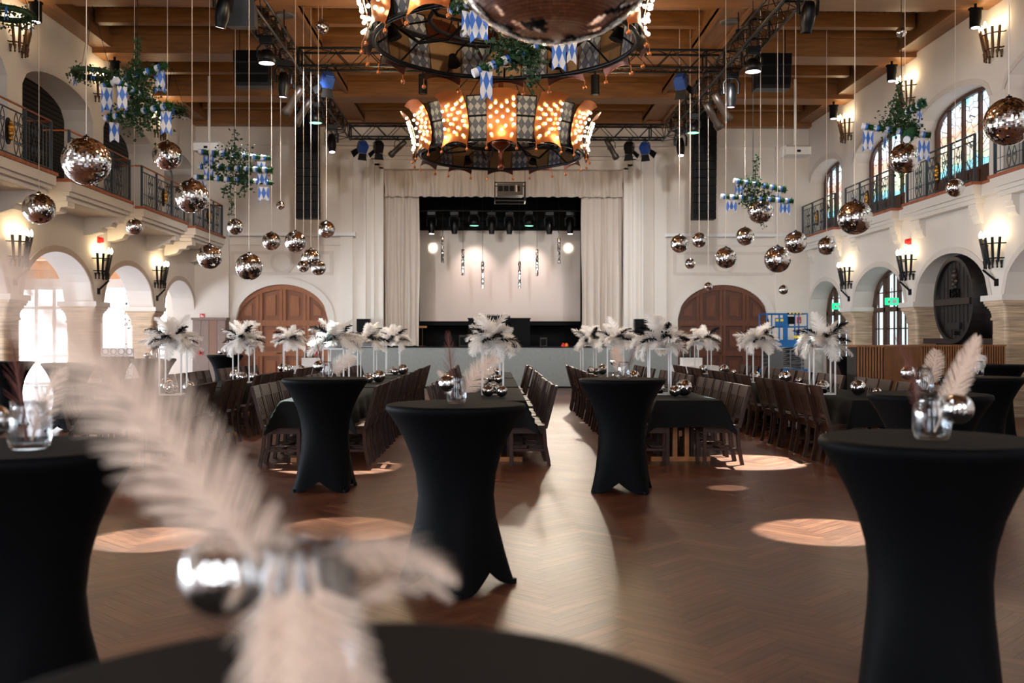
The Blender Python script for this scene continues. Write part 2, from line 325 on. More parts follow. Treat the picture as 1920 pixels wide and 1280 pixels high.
# arch bands, capitals and columns
for s,nm in ((-1,'left'),(1,'right')):
    for yc,a,r in [(b,1.7,.98) for b in BAYS[3:]]+[(29.1,1.4,.85)]:
        mb=MB(); inn=arcpts(yc,a,2.33,r,24); out=arcpts(yc,a+.13,2.33,r+.13,24); X=s*WXX; Xi=s*(WXX-.02)
        for i in range(24):
            mb.face([(Xi,*inn[i]),(Xi,*inn[i+1]),(Xi,*out[i+1]),(Xi,*out[i])]); mb.face([(Xi,*out[i]),(Xi,*out[i+1]),(X,*out[i+1]),(X,*out[i])]); mb.face([(Xi,*inn[i]),(Xi,*inn[i+1]),(X,*inn[i+1]),(X,*inn[i])])
        struct(mb,'trim_arch',archband if s<0 else plaster_trim)
        mb=MB(); z0,rr=((6.42,.52) if s<0 else (6.25,.52)); inn=arcpts(yc,a,z0,rr*(1 if a>1.5 else .9),24); out=arcpts(yc,a+.13,z0,rr+.12,24); Xi=s*(WXX-.012)
        for i in range(24):
            mb.face([(Xi,*inn[i]),(Xi,*inn[i+1]),(Xi,*out[i+1]),(Xi,*out[i])]); mb.face([(Xi,*out[i]),(Xi,*out[i+1]),(X,*out[i+1]),(X,*out[i])])
        if s>0: struct(mb,'trim_window_arch',plaster_trim)
def rbox(mb,cx,cy,hx,hy,z0,z1,r,mi=0):
    pts=[]
    for (sx,sy,a0) in ((1,1,0),(-1,1,90),(-1,-1,180),(1,-1,270)):
        for k in range(5): a=math.radians(a0+k*22.5); pts.append((cx+sx*(hx-r)+r*cos(a),cy+sy*(hy-r)+r*sin(a)))
    mb.prism(pts,2,z0,z1,mi)
for s in (-1,1):
    for i,y in enumerate(PIERS[1:]):
        cx=s*(WXX+.325); mb=MB()
        rbox(mb,cx,y,.30,.27,0,1.85,.08); rbox(mb,cx,y,.325,.295,1.85,1.9,.06)
        for k in range(6): t=k/5; rbox(mb,cx,y,.31+.09*t*t,.28+.09*t*t,1.9+.27*k/6,1.9+.27*(k+1)/6+.001,.06)
        rbox(mb,cx,y,.36,.34,0,.25,.04)
        tag(mb.build('stone_column',trav),kind='structure')
        mb=MB(); mb.box(cx-.40,cx+.40,y-.38,y+.38,2.17,2.225,1); mb.box(cx-.44,cx+.44,y-.42,y+.42,2.225,2.335,0); struct(mb,'trim_capital',[moulding,trav])
# ceiling
mb=MB(); mb.box(-9.5,9.5,Y0,BACK,ZC,ZC+.15)
for k in range(-60,61):
    x=k*.155
    mb.box(x-.008,x+.008,Y0,BACK,ZC-.012,ZC,1)
struct(mb,'ceiling',[wood_plank,galdark2])
NB=0
for y in PIERS+[31.0]:
    mb=MB(); y0=y-.35;y1=min(y+.35,BACK)
    if y>30: y0=30.3
    mb.box(-WXX,WXX,y0,y1,7.97,8.38); mb.box(-WXX,WXX,y0-.1,y1+.1 if y<30 else BACK,8.38,ZC); struct(mb,'trim_beam',wood_c)
for yc in BAYS+[29.0]:
    mb=MB()
    for dy in (-.62,.62):
        mb.box(-8.9,8.9,yc+dy-.11,yc+dy+.11,8.3,ZC)
    struct(mb,'trim_joists',wood_c)
for s in (-1,1):
    mb=MB(); x0,x1=sorted((s*WXX,s*8.97)); mb.box(x0,x1,Y0,BACK,8.08,ZC); struct(mb,'trim_wall_beam',wood_c2)
    mb=MB()
    for b in [-.9]+PIERS: 
        y0=b+.35; y1=min(b+3.65,BACK-.3); xa,xb=sorted((s*4.22,s*4.86)); mb.box(xa,xb,y0,y1,8.12,8.2)
        for xx in (xa,xb-.07): mb.box(xx,xx+.07,y0,y1,8.05,ZC)
    struct(mb,'trim_long_beam',wood_c2)
# back wall with proscenium opening and two arched door openings
mb=MB(); Yb=BACK
def bw(x0,x1,z0,z1,y=Yb,t=.35): mb.box(x0,x1,y,y+t,z0,z1)
bw(-9.5,-8.18,0,ZC); bw(8.18,9.5,0,ZC); bw(-5.39,-3.71,0,ZC); bw(3.71,5.36,0,ZC); bw(-3.71,3.71,6.67,ZC)
for x0,x1 in ((-8.18,-5.39),(5.36,8.18)):
    xc=(x0+x1)/2; a=(x1-x0)/2; pts=[(xc-a+2*a*i/24, 2.08+1.07*math.sqrt(max(0,1-(-1+2*i/24)**2))) for i in range(25)]
    for (xa,za),(xb,zb) in zip(pts,pts[1:]):
        mb.face([(xa,Yb,za),(xb,Yb,zb),(xb,Yb,ZC),(xa,Yb,ZC)]); mb.face([(xa,Yb,za),(xb,Yb,zb),(xb,Yb+.35,zb),(xa,Yb+.35,za)])
struct(mb,'wall_back',plaster)
# door surrounds, relief panels, projecting blocks, pilasters
for s in (-1,1):
    x0,x1=((-8.18,-5.39) if s<0 else (5.36,8.18)); xc=(x0+x1)/2; a=(x1-x0)/2
    mb=MB(); mb2=MB()
    def el(a_,b_,n_=28): return [(xc-a_,0)]+[(xc-a_*cos(PI*i/n_),2.08+b_*sin(PI*i/n_)) for i in range(n_+1)]+[(xc+a_,0)]
    i_=el(a,1.07); o_=el(a+.2,1.27)
    for k in range(len(i_)-1):
        A,B,C_,D=i_[k],i_[k+1],o_[k+1],o_[k]
        mb.face([(A[0],Yb-.03,A[1]),(B[0],Yb-.03,B[1]),(C_[0],Yb-.03,C_[1]),(D[0],Yb-.03,D[1])]); mb.face([(D[0],Yb-.03,D[1]),(C_[0],Yb-.03,C_[1]),(C_[0],Yb,C_[1]),(D[0],Yb,D[1])]); mb.face([(A[0],Yb-.03,A[1]),(B[0],Yb-.03,B[1]),(B[0],Yb+.3,B[1]),(A[0],Yb+.3,A[1])])
    struct(mb,'trim_door_surround',moulding)
    # relief band with roundel
    X0,X1=xc-1.55,xc+1.55; zc=3.82
    for (p0,p1,q0,q1) in ((X0,X1,4.08,4.17),(X0,X1,3.44,3.53),(X0,X0+.1,3.53,4.08),(X1-.1,X1,3.53,4.08)): mb2.box(p0,p1,Yb-.02,Yb,q0,q1)
    for k in range(28):
        t0=2*PI*k/28;t1=2*PI*(k+1)/28; mb2.face([(xc+r*cos(t),Yb-.035,zc+r*sin(t)) for r,t in ((.26,t0),(.36,t0),(.36,t1),(.26,t1))])
    struct(mb2,'trim_relief',plaster_trim)
    # upper recess step + corner pilasters
    mb=MB(); xa,xb=sorted((s*9.42,s*8.38)); mb.box(xa,xb,Yb-.12,Yb,0,7.42)
    xa,xb=sorted((s*8.38,s*4.95)); mb.box(xa,xb,Yb-.06,Yb,7.40,7.46); mb.box(xa,xb,Yb-.04,Yb,4.35,4.38)
    struct(mb,'trim_wall_step',plaster)
    mb=MB()
    for (u0,u1,d) in ((3.68,3.80,.16),(3.80,3.95,.10),(3.95,4.05,.2),(4.05,4.20,.12),(4.20,4.26,.25),(4.62,5.0,.10)): 
        xa,xb=sorted((s*u0,s*u1)); mb.box(xa,xb,Yb-d,Yb,0,6.72+(u0-3.68) if u1<4.5 else 7.1)
    struct(mb,'trim_pilaster',moulding)
mb=MB()
for (z0,z1,d,w) in ((6.67,6.78,.16,3.8),(6.78,6.95,.10,3.95),(6.95,7.05,.2,4.2),(7.08,7.2,.12,4.9),(7.38,7.46,.22,5.05)): mb.box(-w,w,Yb-d,Yb,z0,z1)
struct(mb,'trim_cornice',moulding)
# arched plank doors
for s in (-1,1):
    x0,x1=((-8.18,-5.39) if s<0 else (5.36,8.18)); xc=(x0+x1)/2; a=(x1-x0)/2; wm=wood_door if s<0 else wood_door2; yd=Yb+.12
    D=empty('door_1' if s<0 else 'door_2',(0,0,0),None,None); D['kind']='structure'
    top=lambda x: 2.08+1.07*math.sqrt(max(0,1-((x-xc)/a)**2))
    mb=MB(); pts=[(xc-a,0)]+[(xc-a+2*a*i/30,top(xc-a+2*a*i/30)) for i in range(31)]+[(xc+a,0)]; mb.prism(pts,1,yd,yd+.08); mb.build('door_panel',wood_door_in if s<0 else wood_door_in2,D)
    mb=MB(); ws=[xc-a,xc-.72,xc,xc+.72,xc+a]
    def arcbox(xa,xb,z0,z1f,y0,y1):
        n_=8; xs=[xa+(xb-xa)*i/n_ for i in range(n_+1)]; pp=[(xa,z0),(xb,z0)]+[(x,max(z0,z1f(x))) for x in reversed(xs)]; mb.prism(pp,1,y0,y1)
    for w in ws[1:-1]: arcbox(w-.10,w-.01,0,lambda x:top(x)-.06,yd-.05,yd); arcbox(w+.01,w+.10,0,lambda x:top(x)-.06,yd-.05,yd)
    for (z0,z1) in ((.05,.2),(.95,1.1),(1.88,2.05)): mb.box(xc-a+.02,xc+a-.02,yd-.055,yd,z0,z1)
    for i in range(30):
        xa=xc-a+2*a*i/30; xb=xc-a+2*a*(i+1)/30; mb.face([(xa,yd-.06,top(xa)),(xb,yd-.06,top(xb)),(xb,yd-.06,max(0,top(xb)-.16)),(xa,yd-.06,max(0,top(xa)-.16))])
    for xx in (xc-a,xc+a-.1): mb.box(xx,xx+.1,yd-.06,yd,0,2.1)
    for j in range(4):
        xa=ws[j]+.17; xb=ws[j+1]-.17
        for (z0,zf) in ((.28,lambda x:.87),(1.18,lambda x:1.8),(2.13,lambda x:top(x)-.26)):
            if zf((xa+xb)/2)>z0+.1: arcbox(xa+.05,xb-.05,z0+.06,lambda x,zf=zf:zf(x)-.05,yd-.03,yd)
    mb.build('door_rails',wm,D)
    mb=MB(); mb.cyl((xc-.05,yd-.12,1.05),(xc-.05,yd-.05,1.05),.02); mb.box(xc-.17,xc-.04,yd-.13,yd-.11,1.03,1.06); mb.build('door_handle',brassy,D)
# stage front + stage floor + black box behind
mb=MB(); mb.box(-5.2,5.25,30.0,30.34,.03,1.24,0); mb.box(-5.2,5.25,29.98,30.34,1.22,1.245,1); mb.box(-5.2,5.25,29.985,30,0,.05,1)
tag(mb.build('stage',[stagegrey,black]),'grey fronted stage platform across the end of the hall','stage')
mb=MB(); mb.box(-4.6,4.6,36,36.1,1,7.2); mb.box(-4.6,-4.5,30.95,36,1,7.2); mb.box(4.5,4.6,30.95,36,1,7.2); mb.box(-4.6,4.6,30.95,36,7.1,7.2)
mb.box(-2.72,2.5,33.6,33.62,1.24,6.9); mb.box(-3.7,3.7,30.35,36,1.1,1.24); struct(mb,'wall_stage_black',black)
# balconies
EX={-1:8.5,1:9.12}
bayspan=[(7.45,10.75),(11.45,14.75),(15.45,18.78),(19.45,22.78),(23.45,26.78),(27.5,30.5)]
for s in (-1,1):
    e=EX[s]; rec=e+(.45 if s<0 else .18); nm='left' if s<0 else 'right'
    for (a,b) in bayspan:
        mb=MB()
        def sb(xo,y0,y1,z0,z1,mi=0):
            xa,xb=sorted((s*xo,s*(WXX+.02))); mb.box(xa,xb,y0,y1,z0,z1,mi)
        sb(e,a,b,4.35,4.53); sb(e+.06,a+.05,b-.05,4.27,4.35); sb(e+(.14 if s<0 else .1),a+.1,b-.1,4.18,4.27); sb(e-.03,a-.03,b+.03,4.53,4.59,1)
        struct(mb,'trim_balcony_slab',[moulding,brick])
        mb=MB(); sb(rec,b,min(b+.7,BACK),4.3,4.53); sb(rec-.02,b,min(b+.7,BACK),4.53,4.58,1); struct(mb,'trim_balcony_link',[moulding,brick])
        for yy in (a+.35,b-.35):
            mb=MB(); d=WXX-(e+.15); w=.16
            pr=[(0,4.2),(d,4.2),(d,4.08),(d*.82,4.06),(d*.78,3.98),(d*.55,3.96),(d*.45,3.86),(d*.2,3.80),(0,3.78)]
            mb.prism([(s*(WXX-p[0]),p[1]) for p in pr],1,yy-w,yy+w); struct(mb,'trim_corbel',moulding)
# coping & moulding along wall below the slab
# railings
def scroll(mb,y,z0,z1,w,X,r=.008):
    h=z1-z0
    for sg in (-1,1):
        pts=[(X,y+sg*w*(.5*sin(2*PI*t*1.0)*.9),z0+h*t) for t in [i/14 for i in range(15)]]
        mb.tube(pts,r,4)
    for zc in (z0+h*.28,z0+h*.72):
        for sg in (-1,1):
            pts=[]
            for i in range(12): a=i/11*1.6*PI; rr=w*.32*(1-i/16); pts.append((X,y+sg*w*.22+sg*rr*cos(a)*.6,zc+rr*sin(a)))
            mb.tube(pts,r,4)
def railing(s,a,b,label,copp):
    X=s*(EX[s]+.07); R=empty('balcony_railing',(X,(a+b)/2,4.59),label,'railing','wrought iron balcony railings'); h=.95; L=(b-a)/2-.06
    mb=MB(); mb.tube([(s*.5,-L,h),(0,-L,h),(0,L,h),(s*.5,L,h)] if s<0 else [(0,-L,h),(0,L,h)],.02,6); mb.build('handrail',copper if copp else rail_iron,R)
    mb=MB()
    for z in (h-.13,.06): mb.box(-.012,.012,-L,L,z-.01,z+.01); 
    mb.build('rail_bar',rail_iron,R)
    for y in (-L,-L*.36,L*.36,L):
        mb=MB(); mb.box(-.022,.022,y-.022,y+.022,0,h); mb.build('post',rail_iron,R)
    for (ya,yb) in ((-L,-L*.75),(-L*.5,-.5),(.5,L*.5),(L*.75,L)):
        mb=MB(); n_=max(1,int((yb-ya)/.11))
        for i in range(n_): y=ya+(yb-ya)*(i+.5)/n_; mb.cyl((0,y,.06),(0,y,h-.13),.008,n=4,cap=False)
        mb.box(-.006,.006,ya,yb,.3,.31); mb.build('baluster_section',rail_iron,R)
    mb=MB()
    for y in (-.42,-.24,.24,.42,-L*.68,-L*.56,L*.68,L*.56): scroll(mb,y,.07,h-.14,.16,0)
    mb.build('scrollwork',rail_iron,R)
    mb=MB(); pts=[(.11*cos(t)*(1-.15*cos(2*t)),.44+.23*sin(t)) for t in [2*PI*k/18 for k in range(18)]]; mb.prism(pts,0,-.03,-.01,0)
    em=mb.build('emblem_shield',iron,R)
    mb=MB()
    for q in ((-.0,.58,.035),(0,.50,.06),(-.045,.44,.03),(.045,.44,.03),(0,.40,.055),(-.03,.31,.03),(.03,.31,.03)):
        mb.ball((-.03*s-.0,q[0],q[1]),q[2],8)
    mb.build('emblem_figure',gold,em)
    return R
ords=['second','third','fourth','fifth','sixth','seventh']
near=['nearest the camera','second from the camera','third from the camera','farthest, beside the stage wall']
for s in (-1,1):
    for i,(a,b) in enumerate(bayspan[2:]):
        railing(s,a,b,'scrolled iron railing of the %s balcony, %s'%('left' if s<0 else 'right',near[i]),s<0)
# gallery behind the left upper arches
mb=MB(); mb.box(-14.5,-10.0,Y0,BACK,4.4,4.59); struct(mb,'floor_gallery',plaster)
mb=MB()
for k in range(32):
    t0=k/32; x0=-10.05-4.4*t0; z0=7.25-1.5*t0; x1=-10.05-4.4*(t0+.8/32); z1=7.25-1.5*(t0+.8/32)
    mb.face([(x0,Y0,z0),(x1,Y0,z1),(x1,BACK,z1),(x0,BACK,z0)],0)
mb.face([(-10.05,Y0,7.28),(-14.45,Y0,5.78),(-14.45,BACK,5.78),(-10.05,BACK,7.28)],1); struct(mb,'ceiling_gallery',[galdark,galdark2])
mb=MB(); mb.box(-14.6,-14.4,Y0,BACK,4.5,6.2); mb.box(-14.6,-10.0,BACK,BACK+.2,4.5,7.3); struct(mb,'wall_gallery',plaster)
# aisle behind left lower arches: ceiling, beams, glazed doors on the side and across its end
mb=MB(); mb.box(-16.6,-10.07,Y0,31.6,3.95,4.1)
for k in range(9): y=-1+4*k; mb.box(-16.6,-10.07,y-.2,y+.2,3.6,3.95)
mb.box(-16.6,-10.07,31.2,31.6,3.35,3.95); struct(mb,'ceiling_aisle',aislewood)
mb=MB(); mb.box(-10.3,-10.07,30.6,31.6,0,4)
for k in range(9): y=-1+4*k; mb.box(-16.6,-16.35,y-.22,y+.22,0,4)
mb.box(-16.6,-16.35,Y0,31.6,2.9,4); mb.box(-16.6,-10.07,31.3,31.6,3.1,3.4); mb.box(-12.95,-12.6,31.3,31.6,0,3.1); struct(mb,'wall_aisle',plaster)
wn=0
for k in range(2,8):
    y=-1+4*k; wn+=1; W=empty('window_%d'%wn,(-16.45,y+2,0),None,None); W['kind']='structure'
    mb=MB()
    for j in range(5): yy=-1.7+.85*j; mb.box(-.04,.04,yy-.05,yy+.05,0,2.9)
    for z in (.1,1.1,2.2,2.82): mb.box(-.035,.035,-1.7,1.7,z-.04,z+.04)
    mb.build('window_frame',white,W)
    mb=MB(); mb.box(-.02,-.01,-1.75,1.75,0,2.9); mb.build('window_pane',pane,W)
for (xa,xb,nn) in ((-16.3,-12.95,6),(-12.6,-10.3,3)):
    wn+=1; W=empty('window_%d'%wn,((xa+xb)/2,31.45,0),None,None); W['kind']='structure'; hw=(xb-xa)/2
    mb=MB()
    for j in range(nn+1): xx=-hw+2*hw*j/nn; mb.box(xx-.045,xx+.045,-.03,.03,0,3.1)
    for z in (.08,.95,2.45,3.06): mb.box(-hw,hw,-.028,.028,z-.045,z+.045)
    mb.build('window_frame',white,W)
    mb=MB(); mb.box(-hw,hw,.0,.01,0,3.1); mb.build('window_pane',pane,W)
mb=MB(); mb.box(-17.3,-17.2,-5,34,-.5,4.2); mb.box(-17.3,-9.9,32.6,32.7,-.5,4.2); struct(mb,'wall_outdoor_sky',daypane)
# right side: lower doors/windows and upper stained windows
def archwin(idx,s,yc,a,z0,zs,rise,X,kind,nm):
    W=empty('window_%d'%idx,(X,yc,0),None,None); W['kind']='structure'; n_=24
    inn=arcpts(0,a-.14,zs,rise-.08,n_); out=arcpts(0,a,zs,rise+.02,n_)
    mb=MB()
    for i in range(n_):
        for xx in (-.06,.06): mb.face([(xx,*inn[i]),(xx,*inn[i+1]),(xx,*out[i+1]),(xx,*out[i])])
        mb.face([(-.06,*inn[i]),(-.06,*inn[i+1]),(.06,*inn[i+1]),(.06,*inn[i])])
    mb.box(-.06,.06,-a,-a+.14,z0,zs); mb.box(-.06,.06,a-.14,a,z0,zs)
    tf=lambda y: zs+(rise-.08)*math.sqrt(max(0,1-(y/(a-.14))**2))
    if kind=='stained':
        sill=5.12; mb.box(-.05,.05,-a,a,z0,sill)
        for j in range(6):
            y=-a+.2+(2*a-.4)*(j+.5)/6; mb.box(-.07,-.05,y-.17,y+.17,z0+.06,sill-.08)
        for j in (-2,-1,1,2): y=j*a*.34 if abs(j)==2 else j*a*.0+ (a*.34 if j>0 else -a*.34); 
        for y in (-a*.62,-a*.22,a*.22,a*.62): mb.box(-.05,.05,y-.04,y+.04,sill,tf(y))
        mb.build('window_frame',wood_win,W)
        mb=MB(); N=16; H=zs+rise-sill
        for i in range(N):
            ya=-(a-.12)+2*(a-.12)*i/N; yb=-(a-.12)+2*(a-.12)*(i+1)/N; u=lambda y:(y+a)/2.2+idx*3.1; vv=lambda z:(z-sill)/H
            za,zb=tf(ya),tf(yb); mb.face([(.02,ya,sill),(.02,yb,sill),(.02,yb,zb),(.02,ya,za)],uv=[(u(ya),0),(u(yb),0),(u(yb),vv(zb)),(u(ya),vv(za))])
        mb.build('window_pane',stainedm,W)
    else:
        for y in (-a*.5,0,a*.5): mb.box(-.06,.06,y-.055,y+.055,0,tf(y))
        for z in (.9,2.25): mb.box(-.06,.06,-a,a,z-.06,z+.06)
        mb.box(-.05,.05,-a,a,0,.85)
        for j in range(9):
            y=-a+.14+(2*a-.28)*(j+.5)/9; mb.box(-.02,.02,y-.014,y+.014,.9,tf(y))
        for z in (1.3,1.75,2.7): mb.box(-.02,.02,-a+.1,a-.1,z-.014,z+.014)
        mb.build('window_frame',wood_win,W)
        mb=MB(); N=16
        for i in range(N):
            ya=-(a-.12)+2*(a-.12)*i/N; yb=-(a-.12)+2*(a-.12)*(i+1)/N; mb.face([(.03,ya,.8),(.03,yb,.8),(.03,yb,tf(yb)),(.03,ya,tf(ya))])
        mb.build('window_pane',leaded,W)
    return W
for yc in BAYS[2:]: wn+=1; archwin(wn,1,yc,1.7,4.6,6.25,.52,WXX+.5,'stained','')
wn+=1; archwin(wn,1,29.1,1.4,4.6,6.25,.47,WXX+.5,'stained','')
wn+=1; archwin(wn,1,25.1,1.7,0,2.33,.98,WXX+.58,'door','')
wn+=1; archwin(wn,1,29.1,1.4,0,2.33,.85,WXX+.58,'door','')
mb=MB(); mb.box(10.0,10.06,15,23.1,0,4.4); mb.box(10.0,10.06,-5,15,0,4.4); struct(mb,'wall_niche',plaster)
mb=MB(); mb.box(9.55,10.0,19.3,22.7,1.38,1.5,0); mb.box(9.85,10.0,19.3,22.7,0,1.38,1); struct(mb,'trim_niche_ledge',[wood_dark,black])  # black box stands in for the dark void under the ledge
# unseen rear wall, its three window openings added for the fill lights
mb=MB()
for (x0,x1) in ((-9.6,-7.8),(-4.2,-1.8),(1.8,4.2),(7.8,9.6)): mb.box(x0,x1,-5.3,-5,0,ZC)
for x in (-6,0,6): mb.box(x-1.8,x+1.8,-5.3,-5,0,1.3); mb.box(x-1.8,x+1.8,-5.3,-5,7,ZC); mb.box(x-.05,x+.05,-5.2,-5.1,1.3,7); mb.box(x-1.8,x+1.8,-5.2,-5.1,4.1,4.2)
struct(mb,'wall_rear',plaster)

# ================================================================ STAGE
def curtain(name,x0,x1,z0,z1,y,amp,per,label,cat='curtain',flare=0,group=None):
    mb=MB(); n_=int((x1-x0)/per*8); rows=6; vs=[]
    for j in range(rows+1):
        z=z0+(z1-z0)*j/rows
        for i in range(n_+1):
            x=x0+(x1-x0)*i/n_; ph=2*PI*(x-x0)/per; k=amp*(1-.5*j/rows)*(1+.4*sin(ph*.31+2))
            vs.append((x+.02*sin(ph*.5+j),y+k*sin(ph+.6*sin(ph*.23)),z+(.012*sin(ph*.7) if j==0 else 0)))
    w=n_+1; fs=[(j*w+i,j*w+i+1,(j+1)*w+i+1,(j+1)*w+i) for j in range(rows) for i in range(n_)]
    mb.idx(vs,fs,0,True); return tag(mb.build(name,curtainm),label,cat,group)
curtain('stage_curtain',-3.7,-2.62,1.27,6.0,30.95,.07,.20,'cream pleated stage curtain hanging at the left of the screen')
curtain('stage_curtain',2.42,3.7,1.27,6.0,30.95,.07,.20,'cream pleated stage curtain hanging at the right of the screen')
curtain('stage_valance',-3.69,3.69,5.87,6.7,30.78,.06,.24,'cream gathered valance across the top of the stage opening','valance')
mb=MB(); a=P(787,432,33); b=P(1088,602,33); mb.box(a.x,b.x,33,33.02,b.z,a.z,0); e=.07
for (x0,x1,z0,z1) in ((a.x-e,a.x,b.z-e,a.z+e),(b.x,b.x+e,b.z-e,a.z+e),(a.x,b.x,a.z,a.z+e),(a.x,b.x,b.z-e*2,b.z)): mb.box(x0,x1,32.99,33.03,z0,z1,1)
mb.box(a.x,a.x+.06,33,33.03,1.24,b.z-.1,1); mb.box(b.x-.06,b.x,33,33.03,1.24,b.z-.1,1)
tag(mb.build('projection_screen',[screenm,black]),'large blank pinkish white projection screen at the back of the stage','screen')
# motorised screen cases on the back wall
for s,nm in ((-1,'left'),(1,'right')):
    mb=MB(); x0,x1=((-8.37,-4.55) if s<0 else (4.98,8.9)); mb.box(x0,x1,30.42,30.56,4.62,4.72,0); mb.box(x0-.03,x0,30.4,30.58,4.6,4.74); mb.box(x1,x1+.03,30.4,30.58,4.6,4.74)
    tag(mb.build('screen_case',white),'long white roller screen case on the back wall, %s of the stage'%nm,'screen case')
# DJ desk
D=empty('dj_desk',(P(936,650,31.6).x,31.6,1.245),'black box shaped DJ desk in the middle of the stage','desk')
mb=MB(); mb.box(-.98,.98,-.02,.5,0,.86); mb.box(-1.0,1.0,-.05,.55,.86,.9); mb.build('desk_front',black,D)
Q=empty('mixing_console',(D.location.x-.15,31.75,2.147),'black mixing equipment lying on top of the stage desk','mixer')
mb=MB(); mb.box(-.5,.5,-.15,.15,0,.07); mb.build('console_body',blackmet,Q)
mb=MB()
for i in range(22): mb.cyl((-.46+.043*i,-.1+.05*(i%4),.07),(-.46+.043*i,-.1+.05*(i%4),.07+.03+.03*random.random()),.009,n=5)
mb.build('knobs',black,Q)
def simplebox(name,px,py,Y,w,d,h,mat,label,cat,z=None):
    p=P(px,py,Y); return p
# monitors and small items on stage
for (px,w,h,lab) in ((870,.3,.36,'small dark monitor speaker left of the stage desk'),(1019,.22,.28,'small dark grey box right of the stage desk')):
    p=P(px,650,31.3); o=empty('monitor_speaker',(p.x,31.3,1.245),lab,'speaker')
    mb=MB(); mb.prism([(-.12,0),(.16,0),(.10,h),(-.04,h)],0,-w/2,w/2); mb.build('cabinet',blackmet,o)
    mb=MB(); mb.box(-w/2+.03,w/2-.03,-.125,-.122,.04,h*.8); mb.build('grille',black,o)
for (px,mat,lab) in ((1056,redp,'small red cap object at the right edge of the stage'),(1062,simple('orange',(.95,.45,.12),.5),'small orange cap object at the right edge of the stage')):
    p=P(px,650,30.25); mb=MB(); mb.lathe([(.06,0),(.06,.05),(.03,.1),(.001,.12)],n=10); tag(mb.build('cap',mat,loc=(p.x,30.25,1.245)),lab,'cap')
p=P(789,650,31.2); o=empty('lectern_stand',(p.x+.05,31.2,1.245),'thin wooden music stand at the left end of the stage','stand')
mb=MB(); mb.cyl((0,0,0),(0,0,.6),.02); mb.cyl((0,0,0),(0,0,.03),.12); mb.build('pole',brassy,o); mb=MB(); mb.box(-.14,.14,-.1,.1,.58,.64); mb.build('top',wood_tr,o)
# black loudspeakers either side of the stage
for (px0,px1,nm) in ((670,694,'left'),(1190,1213,'right')):
    p=P((px0+px1)/2,597,30.15); o=empty('loudspeaker',(p.x,30.14,1.246),'black loudspeaker standing at the %s end of the stage front'%nm,'speaker')
    mb=MB(); mb.cyl((0,0,0),(0,0,.2),.03); mb.box(-.18,.18,-.09,.09,0,.015); mb.build('stand',black,o); mb=MB(); mb.box(-.2,.2,-.12,.14,.2,.84); mb.build('cabinet',blackmet,o); mb=MB(); mb.box(-.18,.18,-.126,-.12,.23,.82); mb.build('grille',black,o)
# mirrored tubes
for i,(px,y0,y1) in enumerate(((830,443,492),(868,467,516),(905,490,540),(974,490,540),(1007,467,517),(1048,446,494))):
    p=P(px,y1,32.3); q=P(px,y0,32.3); wh=['first','second','third','third','second','first'][i]; sd='left' if i<3 else 'right'
    o=empty('mirror_tube',(p.x,32.3,p.z),'slim mirrored tube hanging before the screen, %s from its %s side'%(wh,sd),'hanging decoration','mirrored tubes before the screen')
    mb=MB(); h=q.z-p.z
    for k in range(18):
        a=random.random()*.5
        for j in range(8):
            t0=2*PI*(j/8)+a; t1=t0+2*PI/8; z0=h*k/18; z1=h*(k+.93)/18; mb.face([(.05*cos(t0),.05*sin(t0),z0),(.05*cos(t1),.05*sin(t1),z0),(.05*cos(t1),.05*sin(t1),z1),(.05*cos(t0),.05*sin(t0),z1)])
    mb.build('tube_mirrors',mirror,o)
    mb=MB(); mb.cyl((0,0,h),(0,0,7.1-p.z),.006,n=4); mb.build('cord',iron,o)
# ================================================================ DISCO BALLS
def ballmesh(name,nlat,jit=.02,gap=.035):
    mb=MB()
    for k in range(nlat):
        p0=PI*k/nlat+.001; p1=PI*(k+1)/nlat-.001; pm=(p0+p1)/2; n_=max(5,int(2*PI*sin(pm)*nlat/PI))
        off=random.random()
        for i in range(n_):
            t0=2*PI*(i+off+gap/2)/n_; t1=2*PI*(i+off+1-gap/2)/n_; d=(p1-p0)*gap/2; a,b=p0+d,p1-d
            c=[Vector((sin(p)*cos(t),sin(p)*sin(t),cos(p))) for p,t in ((b,t0),(b,t1),(a,t1),(a,t0))]
            M=Matrix.Rotation(random.gauss(0,jit),3,'X')@Matrix.Rotation(random.gauss(0,jit),3,'Y')@Matrix.Rotation(random.gauss(0,jit*.5),3,'Z')
            ce=sum(c,Vector())/4; mb.face([ce+M@(q-ce) for q in c],0)
    mb.ball((0,0,0),.985,24,1)
    return mb
protos={}
def disco_proto(key,nlat,r,jit):
    mb=ballmesh(key,nlat,jit); mb.v=[(a*r,b*r,c*r) for a,b,c in mb.v]; me=mb.build('mirror_ball',[mirror,grout]); d=me.data; bpy.data.objects.remove(me); protos[key]=d
disco_proto('big',84,1,.004); disco_proto('mid',38,1,.055); disco_proto('small',20,1,.07)
capm=MB(); capm.cyl((0,0,.96),(0,0,1.06),.16,.12,n=10); capm.cyl((0,0,1.06),(0,0,1.14),.03,n=6); capo=capm.build('cap',blackmet); capd=capo.data; bpy.data.objects.remove(capo)
def hang_ball(px,py,rpx,R,label,key='mid',top=None,tube=.0055):
    Y=R*F/rpx; p=P(px,py,Y); o=bpy.data.objects.new('disco_ball',None); COL.objects.link(o); o.location=p; tag(o,label,'disco ball','disco balls hanging from the ceiling')
    b=bpy.data.objects.new('mirror_sphere',protos[key]); COL.objects.link(b); b.parent=o; b.scale=(R,R,R); b.rotation_euler=(0,0,random.random()*6)
    c=bpy.data.objects.new('mount_cap',capd); COL.objects.link(c); c.parent=o; c.scale=(R,R,R)
    mb=MB(); mb.cyl((0,0,R*1.1),(0,0,(top or 8.62)-p.z),tube,n=5); mb.build('cord',ropew,o); return o
